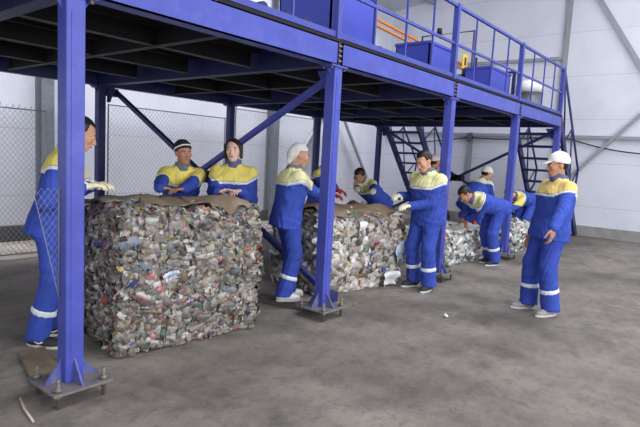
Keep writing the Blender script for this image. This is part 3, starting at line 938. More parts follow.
for i, (x, y, s) in enumerate([(4.73, 2.17, 0.045), (4.35, 3.0, 0.03)]):
    o = film('plastic_scrap', M_FILM if i % 2 == 0 else M_CARD2, None, (0, 0, 0.012), (s, 0, 0), (0, s * 0.8, 0), (0, 0, 1), 20 + i, 0.012, 5, 5)
    o.location = (x, y, 0.004)
    tag(o, ['small white plastic scrap alone on the open floor left of the lone worker', 'tiny brown card scrap on the floor beside the second post'][i], 'litter', 'scraps littering the floor')
# ---------------------------------------------------------------- people
# each garment and body is one continuous surface, grown from a distance field sampled on a grid
def V3(*a): return np.array(a, dtype=np.float64)
def unit(v):
    v = np.asarray(v, float)
    return v / max(np.linalg.norm(v), 1e-9)

class Field:
    def __init__(self, lo, hi, h):
        self.lo, self.h = np.array(lo, float), h
        self.n = np.ceil((np.array(hi) - self.lo) / h).astype(int) + 1
        self.D = np.full(self.n, 0.5, dtype=np.float32)
    def _sl(self, lo, hi):
        a = np.clip(np.floor((np.array(lo) - self.lo) / self.h).astype(int), 0, self.n - 1)
        b = np.clip(np.ceil((np.array(hi) - self.lo) / self.h).astype(int) + 1, 1, self.n)
        g = [(self.lo[i] + self.h * np.arange(a[i], b[i])).astype(np.float32) for i in range(3)]
        return tuple(slice(a[i], b[i]) for i in range(3)), g[0][:, None, None], g[1][None, :, None], g[2][None, None, :]
    def _put(self, s, d, k):
        c = self.D[s]
        if k > 0:
            q = np.maximum(k - np.abs(c - d), 0) / k
            self.D[s] = np.minimum(c, d) - q * q * k * 0.25
        else:
            self.D[s] = np.minimum(c, d)
    def _cut(self, s, d, k):
        c = self.D[s]
        d = -d
        q = np.maximum(k - np.abs(c - d), 0) / max(k, 1e-6)
        self.D[s] = np.maximum(c, d) + q * q * k * 0.25
    def cone(self, a, b, ra, rb, k=0.02, cut=False):
        a, b = np.asarray(a, float), np.asarray(b, float)
        m = max(ra, rb) + k + 3 * self.h
        s, X, Y, Z = self._sl(np.minimum(a, b) - m, np.maximum(a, b) + m)
        d = b - a
        L2 = max(d @ d, 1e-9)
        t = np.clip(((X - a[0]) * d[0] + (Y - a[1]) * d[1] + (Z - a[2]) * d[2]) / L2, 0, 1)
        dist = np.sqrt((X - a[0] - t * d[0]) ** 2 + (Y - a[1] - t * d[1]) ** 2 + (Z - a[2] - t * d[2]) ** 2) - (ra + t * (rb - ra))
        (self._cut if cut else self._put)(s, dist.astype(np.float32), k)
        return self
    def ell(self, c, axes, r, k=0.02, cut=False):
        c = np.asarray(c, float)
        m = max(r) + k + 3 * self.h
        s, X, Y, Z = self._sl(c - m, c + m)
        k0 = 0; k1 = 0
        for ax, rr in zip(axes, r):
            q = (X - c[0]) * ax[0] + (Y - c[1]) * ax[1] + (Z - c[2]) * ax[2]
            k0 = k0 + (q / rr) ** 2
            k1 = k1 + (q / rr ** 2) ** 2
        k0 = np.sqrt(k0); k1 = np.sqrt(k1) + 1e-6
        (self._cut if cut else self._put)(s, (k0 * (k0 - 1) / k1).astype(np.float32), k)
        return self
    def loft(self, o, axes, tab, k=0.03):
        """axes = (forward, left, up); tab rows: height, half width, half depth, forward shift"""
        F, L, U = axes
        tab = np.array(tab, float)
        h0, h1 = tab[0, 0], tab[-1, 0]
        m = tab[:, 1:3].max() + k + 3 * self.h + 0.05
        p0, p1 = o + U * h0, o + U * h1
        s, X, Y, Z = self._sl(np.minimum(p0, p1) - m, np.maximum(p0, p1) + m)
        dx, dy, dz = X - o[0], Y - o[1], Z - o[2]
        hh = dx * U[0] + dy * U[1] + dz * U[2]
        f = dx * F[0] + dy * F[1] + dz * F[2]
        l = dx * L[0] + dy * L[1] + dz * L[2]
        w = np.interp(hh, tab[:, 0], tab[:, 1]); d = np.interp(hh, tab[:, 0], tab[:, 2]); sh = np.interp(hh, tab[:, 0], tab[:, 3])
        f = f - sh
        e = 2.4
        rad = ((np.abs(l) / w) ** e + (np.abs(f) / d) ** e + 1e-9) ** (1 / e)
        dist = (rad - 1) * np.minimum(w, d)
        dist = np.maximum(dist, np.maximum(hh - h1, h0 - hh))
        self._put(s, dist.astype(np.float32), k)
        return self
    def plane(self, c, n, k=0.0):
        """keep the side the normal points away from"""
        c, n = np.asarray(c, float), unit(n)
        s, X, Y, Z = self._sl(self.lo, self.lo + self.h * self.n)
        d = (X - c[0]) * n[0] + (Y - c[1]) * n[1] + (Z - c[2]) * n[2]
        self.D = np.maximum(self.D, d.astype(np.float32))
        return self
    def crumple(self, amp, f=1.0, ph=0.0):
        s, X, Y, Z = self._sl(self.lo, self.lo + self.h * self.n)
        n = np.sin(f * (38 * Z + 9 * np.sin(17 * X + ph) + 7 * np.sin(21 * Y + 2 * ph))) * 0.55 + np.sin(f * (27 * X + 31 * Y + 22 * Z) + 3 * np.sin(19 * Z + ph)) * 0.45
        self.D = self.D + (amp * n).astype(np.float32)
        return self
    def copy(self):
        q = Field.__new__(Field)
        q.lo, q.h, q.n, q.D = self.lo.copy(), self.h, self.n.copy(), self.D.copy()
        return q
    def crop(self, lo, hi):
        s, X, Y, Z = self._sl(lo, hi)
        q = Field.__new__(Field)
        q.h = self.h
        q.lo = np.array([X.flat[0], Y.flat[0], Z.flat[0]], float)
        q.D = self.D[s].copy()
        q.n = np.array(q.D.shape)
        return q
    def coords(self):
        s, X, Y, Z = self._sl(self.lo, self.lo + self.h * self.n)
        return X, Y, Z
    def net(self):
        """surface nets"""
        D = np.pad(self.D, 1, constant_values=0.5)
        lo, h = self.lo - self.h, self.h
        S = D < 0
        n = np.array(D.shape) - 1
        cnt = np.zeros(n, np.int8)
        for i in (0, 1):
            for j in (0, 1):
                for k in (0, 1):
                    cnt += S[i:n[0] + i, j:n[1] + j, k:n[2] + k]
        I, J, K = np.nonzero((cnt > 0) & (cnt < 8))
        idx = np.full(n, -1, np.int64)
        idx[I, J, K] = np.arange(len(I))
        cs = [(i, j, k) for i in (0, 1) for j in (0, 1) for k in (0, 1)]
        val = {c: D[I + c[0], J + c[1], K + c[2]] for c in cs}
        acc = np.zeros((len(I), 3)); num = np.zeros(len(I))
        for c in cs:
            for ax in range(3):
                if c[ax] == 0:
                    c2 = list(c); c2[ax] = 1; c2 = tuple(c2)
                    a, b = val[c], val[c2]
                    m = (a < 0) != (b < 0)
                    t = np.where(m, a / np.where(m, a - b, 1), 0)
                    p = np.zeros((len(I), 3)); p[:] = c
                    p[:, ax] = t
                    acc += p * m[:, None]; num += m
        P = lo + h * (np.stack([I, J, K], 1) + acc / num[:, None])
        Q = []
        for ax in range(3):
            o1, o2 = (ax + 1) % 3, (ax + 2) % 3
            sl0 = [slice(1, n[0]), slice(1, n[1]), slice(1, n[2])]
            A = S[tuple(slice(1, n[i]) for i in range(3))] if False else None
            a_sl = [None] * 3; b_sl = [None] * 3
            a_sl[ax], b_sl[ax] = slice(0, n[ax]), slice(1, n[ax] + 1)
            for o in (o1, o2): a_sl[o] = b_sl[o] = slice(1, n[o])
            a, b = S[tuple(a_sl)], S[tuple(b_sl)]
            E = np.nonzero(a != b)
            inside = a[E]
            base = [None] * 3
            base[ax], base[o1], base[o2] = E[ax], E[o1] + 1, E[o2] + 1
            def cell(d1, d2):
                c = [None] * 3
                c[ax], c[o1], c[o2] = base[ax], base[o1] - d1, base[o2] - d2
                return idx[c[0], c[1], c[2]]
            q = np.stack([cell(1, 1), cell(0, 1), cell(0, 0), cell(1, 0)], 1)
            q[~inside] = q[~inside][:, ::-1]
            Q.append(q)
        return P, np.concatenate(Q)

def relax(P, Q, it=1, lam=0.5):
    """soften the grid's stair steps"""
    for _ in range(it):
        a = np.concatenate([Q[:, i] for i in range(4)] * 2)
        b = np.concatenate([Q[:, (i + 1) % 4] for i in range(4)] + [Q[:, (i - 1) % 4] for i in range(4)])
        s = np.zeros_like(P); c = np.bincount(a, minlength=len(P)).astype(float)
        for k in range(3):
            s[:, k] = np.bincount(a, weights=P[b, k], minlength=len(P))
        P = P + lam * (s / np.maximum(c, 1)[:, None] - P)
    return P

def skin_obj(name, fld, m, parent, it=1):
    P, Q = fld.net()
    if len(P) == 0:
        return None
    return mesh_np(name, relax(P, Q, it), Q, m, parent)

def ik(S, T, l1, l2, hint):
    d = T - S
    L = np.linalg.norm(d)
    Lc = min(max(L, abs(l1 - l2) + 0.02), (l1 + l2) * 0.995)
    u = d / max(L, 1e-9)
    T = S + u * Lc
    a = (l1 * l1 - l2 * l2 + Lc * Lc) / (2 * Lc)
    hgt = math.sqrt(max(l1 * l1 - a * a, 0))
    p = hint - u * (hint @ u)
    return S + u * a + unit(p) * hgt, T

def rotv(v, ax, ang):
    ax = unit(ax)
    return v * cos(ang) + np.cross(ax, v) * sin(ang) + ax * (ax @ v) * (1 - cos(ang))

M_JACK = mat('blue_work_cloth', (60, 82, 174), rough=0.85, var=0.12, scale=9, bump=0.25, bscale=40, spec=0.2)
M_TROU = mat('blue_trouser_cloth', (58, 79, 170), rough=0.85, var=0.12, scale=8, bump=0.25, bscale=40, spec=0.2)
M_YEL = mat('yellow_cloth', (238, 220, 116), rough=0.8, var=0.08, scale=10, bump=0.2, spec=0.2)
M_GOLD = mat('gold_cloth', (226, 196, 122), rough=0.8, var=0.08, scale=10, bump=0.2, spec=0.2)
M_PALEY = mat('pale_yellow_cloth', (232, 228, 172), rough=0.8, var=0.08, scale=10, bump=0.2, spec=0.2)
M_REFL = mat('reflective_tape', (226, 230, 236), rough=0.4, var=0.05)
M_COLL = mat('collar_grey_blue', (92, 98, 138), rough=0.85, var=0.15, scale=20)
M_SCARF = mat('grey_scarf', (112, 116, 122), rough=0.9, var=0.2, scale=30, bump=0.3)
M_GLOVE = mat('cotton_glove', (232, 224, 196), rough=0.9, var=0.08, scale=40, bump=0.3)
M_REDG = mat('red_glove', (176, 52, 62), rough=0.8, var=0.15)
M_HAIR = mat('black_hair', (30, 25, 24), rough=0.5, var=0.3, scale=40)
M_HAIRB = mat('dark_brown_hair', (48, 32, 28), rough=0.5, var=0.3, scale=40)
M_CAPW = mat('white_cap_cloth', (232, 230, 226), rough=0.8, var=0.05)
M_CAPP = mat('pinkish_cap_cloth', (222, 200, 204), rough=0.8, var=0.06)
M_KNIT = mat('black_knit', (34, 36, 42), rough=0.95, var=0.3, scale=60, bump=0.5)
M_EYEW = mat('eye_white', (226, 222, 216), rough=0.3, var=0.02)
M_IRIS = mat('iris_dark', (38, 26, 20), rough=0.2, var=0.02)
M_LIP = mat('lips', (170, 96, 88), rough=0.5, var=0.05)
M_SHOED = mat('dark_shoe', (44, 46, 56), rough=0.7, var=0.15)
M_SHOEG = mat('grey_shoe', (150, 148, 150), rough=0.7, var=0.15)
M_SHOEW = mat('white_shoe', (222, 222, 220), rough=0.6, var=0.06)
M_SOLEW = mat('pale_sole', (206, 204, 198), rough=0.7, var=0.08)

def skin_mat(n, rgb): return mat('skin_' + n, rgb, rough=0.55, var=0.07, scale=14, spec=0.3)
SK1, SK2, SK3 = skin_mat('tan', (206, 154, 128)), skin_mat('fair', (232, 192, 174)), skin_mat('brown', (188, 136, 108))

def hand_shape(fld, W, d, n, side, s=1.0, curl=0.35, fat=0.0, thumb_in=0.5):
    """palm, four fingers of unequal length and a thumb from the palm's side; side is the thumb's side"""
    d = unit(d); n = unit(n - d * (n @ d)); t = unit(side - d * (side @ d) - n * (side @ n))
    meta = [(0.030, 0.088), (0.010, 0.092), (-0.010, 0.088), (-0.029, 0.080)]
    ph = [(0.042, 0.025, 0.020), (0.047, 0.030, 0.022), (0.043, 0.028, 0.021), (0.034, 0.020, 0.018)]
    for (o, L), q in zip(meta, ph):
        k0 = W + (t * o * 0.55 + d * 0.012) * s
        k1 = W + (t * o + d * L) * s
        fld.cone(k0, k1, 0.0145 * s + fat, 0.0125 * s + fat, 0.014)
        p, dd = k1, unit(d + t * o * 2.2)
        r = (0.0100 if o != -0.029 else 0.0088) * s + fat
        for j, l in enumerate(q):
            c = curl * (0.8 + 0.35 * j)
            ax = np.cross(dd, n)
            if np.linalg.norm(ax) < 1e-6: break
            dd = rotv(dd, np.cross(d, n), c)
            p2 = p + dd * l * s
            fld.cone(p, p2, r, r * 0.9, 0.004)
            p, r = p2, r * 0.9
    p = W + (t * 0.022 + d * 0.022 + n * 0.004) * s
    dd = unit(d * 0.62 + t * 0.75 + n * 0.25)
    for j, (l, r) in enumerate([(0.042, 0.0135), (0.032, 0.0112), (0.026, 0.0098)]):
        p2 = p + dd * l * s
        fld.cone(p, p2, r * s + fat, r * 0.9 * s + fat, 0.008 if j == 0 else 0.004)
        p = p2
        dd = unit(dd * 0.9 + (d * 0.5 + n * 0.2 - t * 0.25) * thumb_in)

def person(label, loc, az, S=1.0, lean=0.0, side=0.0, twist=0.0, hip=None, head_az=None, head_pitch=5.0, head_roll=0.0,
           hands=(None, None), feet=((0.0, 0.10, 8), (0.0, -0.10, -8)), skin=SK1, hat=None, hair=M_HAIR, long_hair=False, yoke=M_YEL, glove=None,
           shoe=M_SHOED, fine=0.009, body_fine=0.0075, bulk=1.12, curl=0.35, z0=0.0, scarf=False, shoe_stripe=False, elbows=(None, None), head_up=0.0, collar=True, yoke_h=0.335):
    """joints are laid out in the person's own frame: x forward, y to their left; hands are aimed at world points"""
    az = radians(az)
    root = empty('person', (loc[0], loc[1], z0), az, label, 'person', 'workers in blue and yellow work clothes')
    ca, sa = cos(az), sin(az)
    def loc_of(P):
        P = np.array(P, float) - V3(loc[0], loc[1], z0)
        return V3(ca * P[0] + sa * P[1], -sa * P[0] + ca * P[1], P[2])
    def loc_dir(d):
        return V3(ca * d[0] + sa * d[1], -sa * d[0] + ca * d[1], d[2])
    # trunk frame
    la = radians(lean)
    if hip is None:
        hip = (-0.20 * sin(la), 0.0, 0.925 - 0.035 * sin(la))
    Hc = V3(*hip) * V3(S, S, S)
    U = V3(sin(la), 0, cos(la)); Fv = V3(cos(la), 0, -sin(la)); Lv = V3(0, 1, 0)
    if side:
        a = radians(side); U, Lv = rotv(U, Fv, a), rotv(Lv, Fv, a)
    Fh, Lh = Fv.copy(), Lv.copy()
    if twist:
        a = radians(twist); Fv, Lv = rotv(Fv, U, a), rotv(Lv, U, a)
    ax3 = (Fv, Lv, U)
    sh = [Hc + U * 0.408 * S + Lv * sgn * 0.168 * S * (0.6 + 0.4 * bulk) for sgn in (1, -1)]
    neck0 = Hc + U * 0.485 * S - Fv * 0.01 * S
    # head frame
    ha = az if head_az is None else radians(head_az)
    hp = radians(head_pitch)
    HF = loc_dir(V3(cos(ha) * cos(hp), sin(ha) * cos(hp), -sin(hp)))
    HU0 = V3(0, 0, 1) if abs(HF[2]) < 0.85 else U
    HL = unit(np.cross(HU0, HF)); HU = np.cross(HF, HL)
    if head_roll:
        a = radians(head_roll); HL, HU = rotv(HL, HF, a), rotv(HU, HF, a)
    nk = unit(U + 0.35 * HU + 0.25 * Fv)
    base = neck0 + nk * 0.060 * S
    C = base + HU * (0.105 + head_up) * S + HF * 0.022 * S
    hax = (HF, HL, HU)
    def hd(f, l, u): return C + (HF * f + HL * l + HU * u) * S
    # legs
    legs = []
    for k, sgn in enumerate((1, -1)):
        hj = Hc + Lh * sgn * 0.09 * S
        fx, fy, yaw = feet[k]
        ya = radians(yaw)
        fd = V3(cos(ya), sin(ya), 0)
        an = V3(fx * S, fy * S, 0.085 * S)
        kn, an = ik(hj, an, 0.425 * S, 0.43 * S, fd + V3(0, 0, 0.05))
        legs.append((hj, kn, an, fd))
    # arms
    arms = []
    for k, sgn in enumerate((1, -1)):
        spec = hands[k]
        if spec is None:
            T = sh[k] + V3(0.10, sgn * 0.06, -0.52) * S if lean < 30 else sh[k] + V3(0.08, 0, -0.50) * S
            n = V3(0.15, -sgn, 0); hint = V3(-1, sgn * 0.35, 0); dr = None
        else:
            T = loc_of(spec[0])
            n = loc_dir(np.array(spec[1] if len(spec) > 1 and spec[1] is not None else (0, 0, -1), float))
            dr = loc_dir(np.array(spec[2], float)) if len(spec) > 2 and spec[2] is not None else None
            hint = V3(-0.6, sgn * 0.45, -1.0)
        if elbows[k] is not None: hint = V3(*elbows[k])
        wr = T if dr is None else T - unit(dr) * 0.09 * S
        if dr is None and spec is not None:
            wr = T - unit(T - sh[k]) * 0.08 * S
        el, wr = ik(sh[k], wr, 0.285 * S, 0.255 * S, hint)
        d = unit(wr - el) if dr is None else unit(dr)
        if dr is None and spec is not None:
            d = unit(d - 0.6 * n * (d @ n))
        th = np.cross(d, n) * (1 if sgn < 0 else -1)   # thumb side
        arms.append((sh[k], el, wr, d, n, th))
    pts = [Hc, neck0, C + HU * 0.14 * S, C + HF * 0.16 * S] + [p for l in legs for p in l[:3]] + [p for a in arms for p in (a[0], a[1], a[2], a[2] + a[3] * 0.2 * S)] + [l[2] + l[3] * 0.2 - V3(0, 0, 0.09) for l in legs]
    pts = np.array(pts)
    lo, hi = pts.min(0) - 0.2, pts.max(0) + 0.2
    lo[2] = -0.03

    # ---- body: one surface from head to feet
    B = Field(lo, hi, body_fine)
    B.loft(Hc, ax3, np.array([[-0.10, .135, .10, 0], [0.0, .14, .098, 0], [0.15, .128, .09, 0.0], [0.30, .145, .10, .005], [0.42, .15, .09, 0], [0.47, .11, .07, -.005], [0.50, .06, .055, -.01]]) * S, 0.03)
    for s_, e_, w_, d_, n_, t_ in arms:
        B.cone(s_, e_, 0.046 * S, 0.036 * S, 0.03)
        B.cone(e_, w_, 0.036 * S, 0.026 * S, 0.01)
        hand_shape(B, w_, d_, n_, t_, S, curl)
    for hj, kn, an, fd in legs:
        B.cone(hj, kn, 0.075 * S, 0.052 * S, 0.03)
        B.cone(kn, an, 0.050 * S, 0.034 * S, 0.02)
        B.cone(an - V3(0, 0, 0.035), an + fd * 0.13 * S - V3(0, 0, 0.05 * S), 0.03 * S, 0.022 * S, 0.02)
    B.cone(neck0 - U * 0.02, hd(-0.012, 0, -0.05), 0.058 * S, 0.054 * S, 0.03)
    B.ell(hd(-0.012, 0, 0.025), hax, (0.096 * S, 0.076 * S, 0.090 * S), 0.02)
    B.ell(hd(0.026, 0, -0.030), hax, (0.066 * S, 0.062 * S, 0.084 * S), 0.03)
    B.ell(hd(0.058, 0, -0.094), hax, (0.028 * S, 0.034 * S, 0.024 * S), 0.03)
    for sg in (1, -1):
        B.ell(hd(0.062, sg * 0.042, -0.022), hax, (0.025 * S, 0.022 * S, 0.022 * S), 0.02)
        B.ell(hd(0.100, sg * 0.033, 0.002), hax, (0.014 * S, 0.018 * S, 0.012 * S), 0.012, cut=True)
    B.cone(hd(0.080, 0.036, 0.022), hd(0.080, -0.036, 0.022), 0.012 * S, 0.012 * S, 0.015)
    B.cone(hd(0.090, 0, 0.006), hd(0.110, 0, -0.034), 0.0085 * S, 0.0135 * S, 0.012)
    for sg in (1, -1):
        B.cone(hd(0.095, sg * 0.012, -0.037), hd(0.100, sg * 0.012, -0.037), 0.009 * S, 0.009 * S, 0.006)
        B.ell(hd(-0.010, sg * 0.078, -0.004), hax, (0.022 * S, 0.009 * S, 0.033 * S), 0.008)
    B.cone(hd(0.086, 0.016, -0.064), hd(0.086, -0.016, -0.064), 0.010 * S, 0.010 * S, 0.012)
    skin_obj('body', B, skin, root)

    # ---- face details
    for sg in (1, -1):
        eye = MB().lathe(hd(0.078, sg * 0.033, 0.003), [(0.004, -0.0125), (0.0115, -0.006), (0.0135, 0.0), (0.0115, 0.007), (0.006, 0.0115), (0.001, 0.013)], 12, HF)
        eo = eye.build('eye', M_EYEW, root)
        MB().lathe(hd(0.078, sg * 0.033, 0.003), [(0.0066, 0.0108), (0.0066, 0.0128), (0.003, 0.0140), (0.0005, 0.0142)], 10, HF).build('iris', M_IRIS, eo)
        MB().tube([hd(0.094, sg * 0.016, 0.021), hd(0.096, sg * 0.034, 0.027), hd(0.083, sg * 0.052, 0.020)], [0.0035 * S, 0.0045 * S, 0.002 * S], 6).build('eyebrow', hair, root)
    MB().tube([hd(0.089, 0.024, -0.066), hd(0.0975, 0.010, -0.0635), hd(0.0985, 0, -0.0645), hd(0.0975, -0.010, -0.0635), hd(0.089, -0.024, -0.066)], [0.002 * S, 0.0055 * S, 0.006 * S, 0.0055 * S, 0.002 * S], 6).build('lips', M_LIP, root)

    # ---- hair
    fh = 0.008
    clo, chi = C - 0.24, C + 0.24
    if hair is not None and hat not in ('scarf',):
        Hf = Field(clo, chi, fh)
        Hf.ell(hd(-0.016, 0, 0.030), hax, (0.104 * S, 0.086 * S, 0.098 * S), 0.01)
        if long_hair:
            Hf.ell(hd(-0.085, 0, -0.02), hax, (0.05 * S, 0.06 * S, 0.07 * S), 0.04)
            Hf.cone(hd(0.040, -0.074, 0.04), hd(0.03, -0.080, -0.04), 0.016 * S, 0.009 * S, 0.02)
            for q in (1, -1): Hf.cone(hd(0.0, q * 0.078, 0.05), hd(0.005, q * 0.082, -0.075), 0.026 * S, 0.018 * S, 0.02)
        Xg, Yg, Zg = Hf.coords()
        f = (Xg - C[0]) * HF[0] + (Yg - C[1]) * HF[1] + (Zg - C[2]) * HF[2]
        u = (Xg - C[0]) * HU[0] + (Yg - C[1]) * HU[1] + (Zg - C[2]) * HU[2]
        if not long_hair:
            cutf = np.maximum(0.028 * S - f, u - 0.068 * S - 0.25 * (0.09 * S - f))
            Hf.D = np.maximum(Hf.D, -cutf)
            Hf.D = np.maximum(Hf.D, np.maximum(-0.055 * S - u, -1))
            Hf.D = np.maximum(Hf.D, -np.maximum(np.maximum(-0.028 * S - f, f - 0.03), u - 0.018 * S))   # clear of the ears
        else:
            l = (Xg - C[0]) * HL[0] + (Yg - C[1]) * HL[1] + (Zg - C[2]) * HL[2]
            cutf = np.maximum(np.maximum(0.035 * S - f, u - 0.090 * S + 9.0 * (l + 0.018 * S) ** 2), np.abs(l) - 0.063 * S)
            Hf.D = np.maximum(Hf.D, -cutf)
            Hf.D = np.maximum(Hf.D, -0.10 * S - u)
        if hat in ('cap', 'capback', 'beanie'):
            pass
        Hf.crumple(0.0025, 2.0)
        skin_obj('hair', Hf, hair, root)

    # ---- headgear
    if hat == 'cap':
        K = Field(clo, chi, fh)
        K.ell(hd(-0.016, 0, 0.044), hax, (0.113 * S, 0.095 * S, 0.104 * S), 0.01)
        cap_m = yoke_cap
        nrm = -(HU * 0.97 + HF * -0.2)
        K.plane(hd(0, 0, 0.026), nrm)
        K.ell(hd(0.108, 0, 0.036), (unit(HF - 0.45 * HU), HL, unit(HU + 0.45 * HF)), (0.050 * S, 0.056 * S, 0.009 * S), 0.010)
        K.ell(hd(-0.014, 0, 0.146), hax, (0.010, 0.010, 0.008), 0.004)
        skin_obj('cap', K, cap_m, root)
    elif hat == 'beanie':
        K = Field(clo, chi, fh)
        K.ell(hd(-0.018, 0, 0.048), hax, (0.112 * S, 0.094 * S, 0.100 * S), 0.01)
        K.plane(hd(0, 0, 0.036), -(HU * 0.95 - HF * 0.3))
        K.crumple(0.002, 3)
        bo = skin_obj('beanie', K, M_KNIT, root)
        K2 = K.copy(); K2.D = K2.D - 0.005
        Xg, Yg, Zg = K2.coords()
        q = (Xg - C[0]) * (HU[0] - 0.55 * HF[0]) + (Yg - C[1]) * (HU[1] - 0.55 * HF[1]) + (Zg - C[2]) * (HU[2] - 0.55 * HF[2])
        K2.D = np.maximum(K2.D, np.abs(q - 0.052 * S) - 0.010)
        so = skin_obj('stripe', K2, M_CAPW, bo)
        if so: so['label'] = 'white stripe round the beanie'
    elif hat == 'scarf':
        K = Field(clo, chi, fh)
        K.ell(hd(-0.014, 0, 0.034), hax, (0.108 * S, 0.092 * S, 0.104 * S), 0.01)
        K.cone(hd(-0.085, 0, 0.0), hd(-0.10, 0, -0.075), 0.05 * S, 0.03 * S, 0.04)
        Xg, Yg, Zg = K.coords()
        f = (Xg - C[0]) * HF[0] + (Yg - C[1]) * HF[1] + (Zg - C[2]) * HF[2]
        u = (Xg - C[0]) * HU[0] + (Yg - C[1]) * HU[1] + (Zg - C[2]) * HU[2]
        K.D = np.maximum(K.D, -np.maximum(-0.035 * S + 0.25 * u - f, u - 0.048 * S - 0.15 * f))
        K.crumple(0.004, 1.6)
        skin_obj('headscarf', K, mat('headscarf_cloth', (226, 222, 222), rough=0.85, var=0.12, scale=40), root)

    # ---- trousers
    T = Field(lo, hi, fine + 0.001)
    T.loft(Hc, (Fh, Lh, U), np.array([[-0.14, .155, .115, 0], [-0.05, .172, .125, 0], [0.04, .165, .12, 0], [0.13, .150, .11, 0]]) * S * V3(1, bulk, bulk, 1)[None, :] if False else np.array([[-0.14, .155 * bulk, .115 * bulk, 0], [-0.05, .172 * bulk, .128 * bulk, 0], [0.04, .165 * bulk, .12 * bulk, 0], [0.13, .150 * bulk, .11 * bulk, 0]]) * S, 0.04)
    for hj, kn, an, fd in legs:
        T.cone(hj - U * 0.0, kn, 0.094 * S * bulk, 0.076 * S * bulk, 0.045)
        foot = an - V3(0, 0, 0.045 * S)
        T.cone(kn, foot, 0.076 * S * bulk, 0.080 * S * bulk, 0.02)
    T.plane(V3(0, 0, 0.058), (0, 0, -1))
    T.crumple(0.0055, 1.0, loc[0])
    tro = skin_obj('trousers', T, M_TROU, root, 1)
    for hj, kn, an, fd in legs:
        a = unit(an - kn)
        c = kn + (an - kn) * 0.56
        R = T.crop(c - 0.16, c + 0.16)
        Xg, Yg, Zg = R.coords()
        q = (Xg - c[0]) * a[0] + (Yg - c[1]) * a[1] + (Zg - c[2]) * a[2]
        rad = np.sqrt((Xg - c[0] - q * a[0]) ** 2 + (Yg - c[1] - q * a[1]) ** 2 + (Zg - c[2] - q * a[2]) ** 2)
        R.D = np.maximum(np.maximum(R.D - 0.006, np.abs(q) - 0.024 * S), rad - 0.115 * S)
        o = skin_obj('reflective_band', R, M_REFL, tro)

    # ---- jacket
    J = Field(lo, hi, fine)
    J.loft(Hc, ax3, np.array([[-0.13, .190 * bulk, .142 * bulk, 0], [-0.02, .184 * bulk, .140 * bulk, 0], [0.08, .172 * bulk, .128 * bulk, 0], [0.22, .182 * bulk, .134 * bulk, 0.005], [0.34, .192 * bulk, .138 * bulk, .008],
                         [0.40, .172 * bulk, .120 * bulk, 0], [0.45, .130, .095, -.008], [0.51, .075, .072, -.01]]) * S, 0.035)
    for k, (s_, e_, w_, d_, n_, t_) in enumerate(arms):
        J.cone(Hc + U * 0.385 * S, s_, 0.080 * S, 0.068 * S, 0.04)
        J.cone(s_, e_, 0.071 * S, 0.066 * S, 0.035)
        cuff = w_ - unit(w_ - e_) * 0.012
        J.cone(e_, cuff, 0.066 * S, 0.050 * S, 0.015)
    J.crumple(0.0055, 1.0, loc[1])
    jk = skin_obj('jacket', J, M_JACK, root, 1)
    # yoke and its pale piping, sewn on as a panel over the shoulders
    hy = yoke_h * S
    Y = J.crop(np.minimum(*sh) - 0.3, np.maximum(*sh) + 0.3)
    Xg, Yg, Zg = Y.coords()
    u = (Xg - Hc[0]) * U[0] + (Yg - Hc[1]) * U[1] + (Zg - Hc[2]) * U[2]
    l = np.abs((Xg - Hc[0]) * Lv[0] + (Yg - Hc[1]) * Lv[1] + (Zg - Hc[2]) * Lv[2])
    f = (Xg - Hc[0]) * Fv[0] + (Yg - Hc[1]) * Fv[1] + (Zg - Hc[2]) * Fv[2]
    slant = hy + np.maximum(l - 0.15 * S, 0) * 0.55
    region = np.maximum(np.maximum(l - 0.30 * S, slant - u), np.abs(f) - 0.19 * S)
    D0 = Y.D.copy()
    Y.D = np.maximum(D0 - 0.006, region)
    skin_obj('yoke', Y, yoke, jk)
    P_ = Y.copy()
    P_.D = np.maximum(D0 - 0.007, np.maximum(np.maximum(l - 0.302 * S, np.abs(u - slant + 0.014 * S) - 0.015 * S), np.abs(f) - 0.192 * S))
    skin_obj('reflective_piping', P_, M_REFL, jk)
    # collar
    if collar:
        Cc = Field(neck0 - 0.16, neck0 + 0.2, 0.008)
        cu = unit(U + 0.15 * nk)
        Cc.cone(neck0 + cu * 0.005, neck0 + cu * 0.052 * S + Fv * 0.006, 0.086 * S, 0.079 * S, 0.0)
        Cc.ell(neck0 + Fv * 0.078 * S + cu * 0.0, ax3, (0.02, 0.045, 0.05), 0.02)
        Cc.plane(neck0 + cu * 0.068 * S + Fv * 0.0, unit(cu - 0.25 * Fv))
        Cc.cone(neck0 + cu * 0.06 * S, neck0 + cu * 0.16 * S, 0.064 * S, 0.066 * S, 0.0, cut=True)
        skin_obj('collar', Cc, M_SCARF if scarf else M_COLL, jk)
    # ---- gloves
    if glove is not None:
        for k, (s_, e_, w_, d_, n_, t_) in enumerate(arms):
            G = Field(w_ - 0.26, w_ + 0.26, 0.0065)
            hand_shape(G, w_, d_, n_, t_, S, curl, 0.0045)
            G.cone(w_ - unit(w_ - e_) * 0.03, w_ + d_ * 0.01, 0.038 * S, 0.034 * S, 0.012)
            skin_obj('glove', G, glove, root)
    # ---- shoes
    for hj, kn, an, fd in legs:
        lf = np.cross(V3(0, 0, 1), fd)
        Sx = (fd, lf, V3(0, 0, 1))
        a0 = V3(an[0], an[1], 0)
        tip = an - V3(0, 0, an[2])
        F_ = Field(a0 + V3(-0.26, -0.26, -0.02), a0 + V3(0.26, 0.26, 0.2), 0.0075)
        F_.ell(a0 - fd * 0.015 * S + V3(0, 0, 0.045), Sx, (0.062 * S, 0.041 * S, 0.05 * S), 0.02)
        F_.ell(a0 + fd * 0.095 * S + V3(0, 0, 0.035), Sx, (0.100 * S, 0.047 * S, 0.042 * S), 0.03)
        F_.cone(a0 + V3(0, 0, 0.05), a0 + V3(0, 0, 0.11), 0.045 * S, 0.042 * S, 0.02)
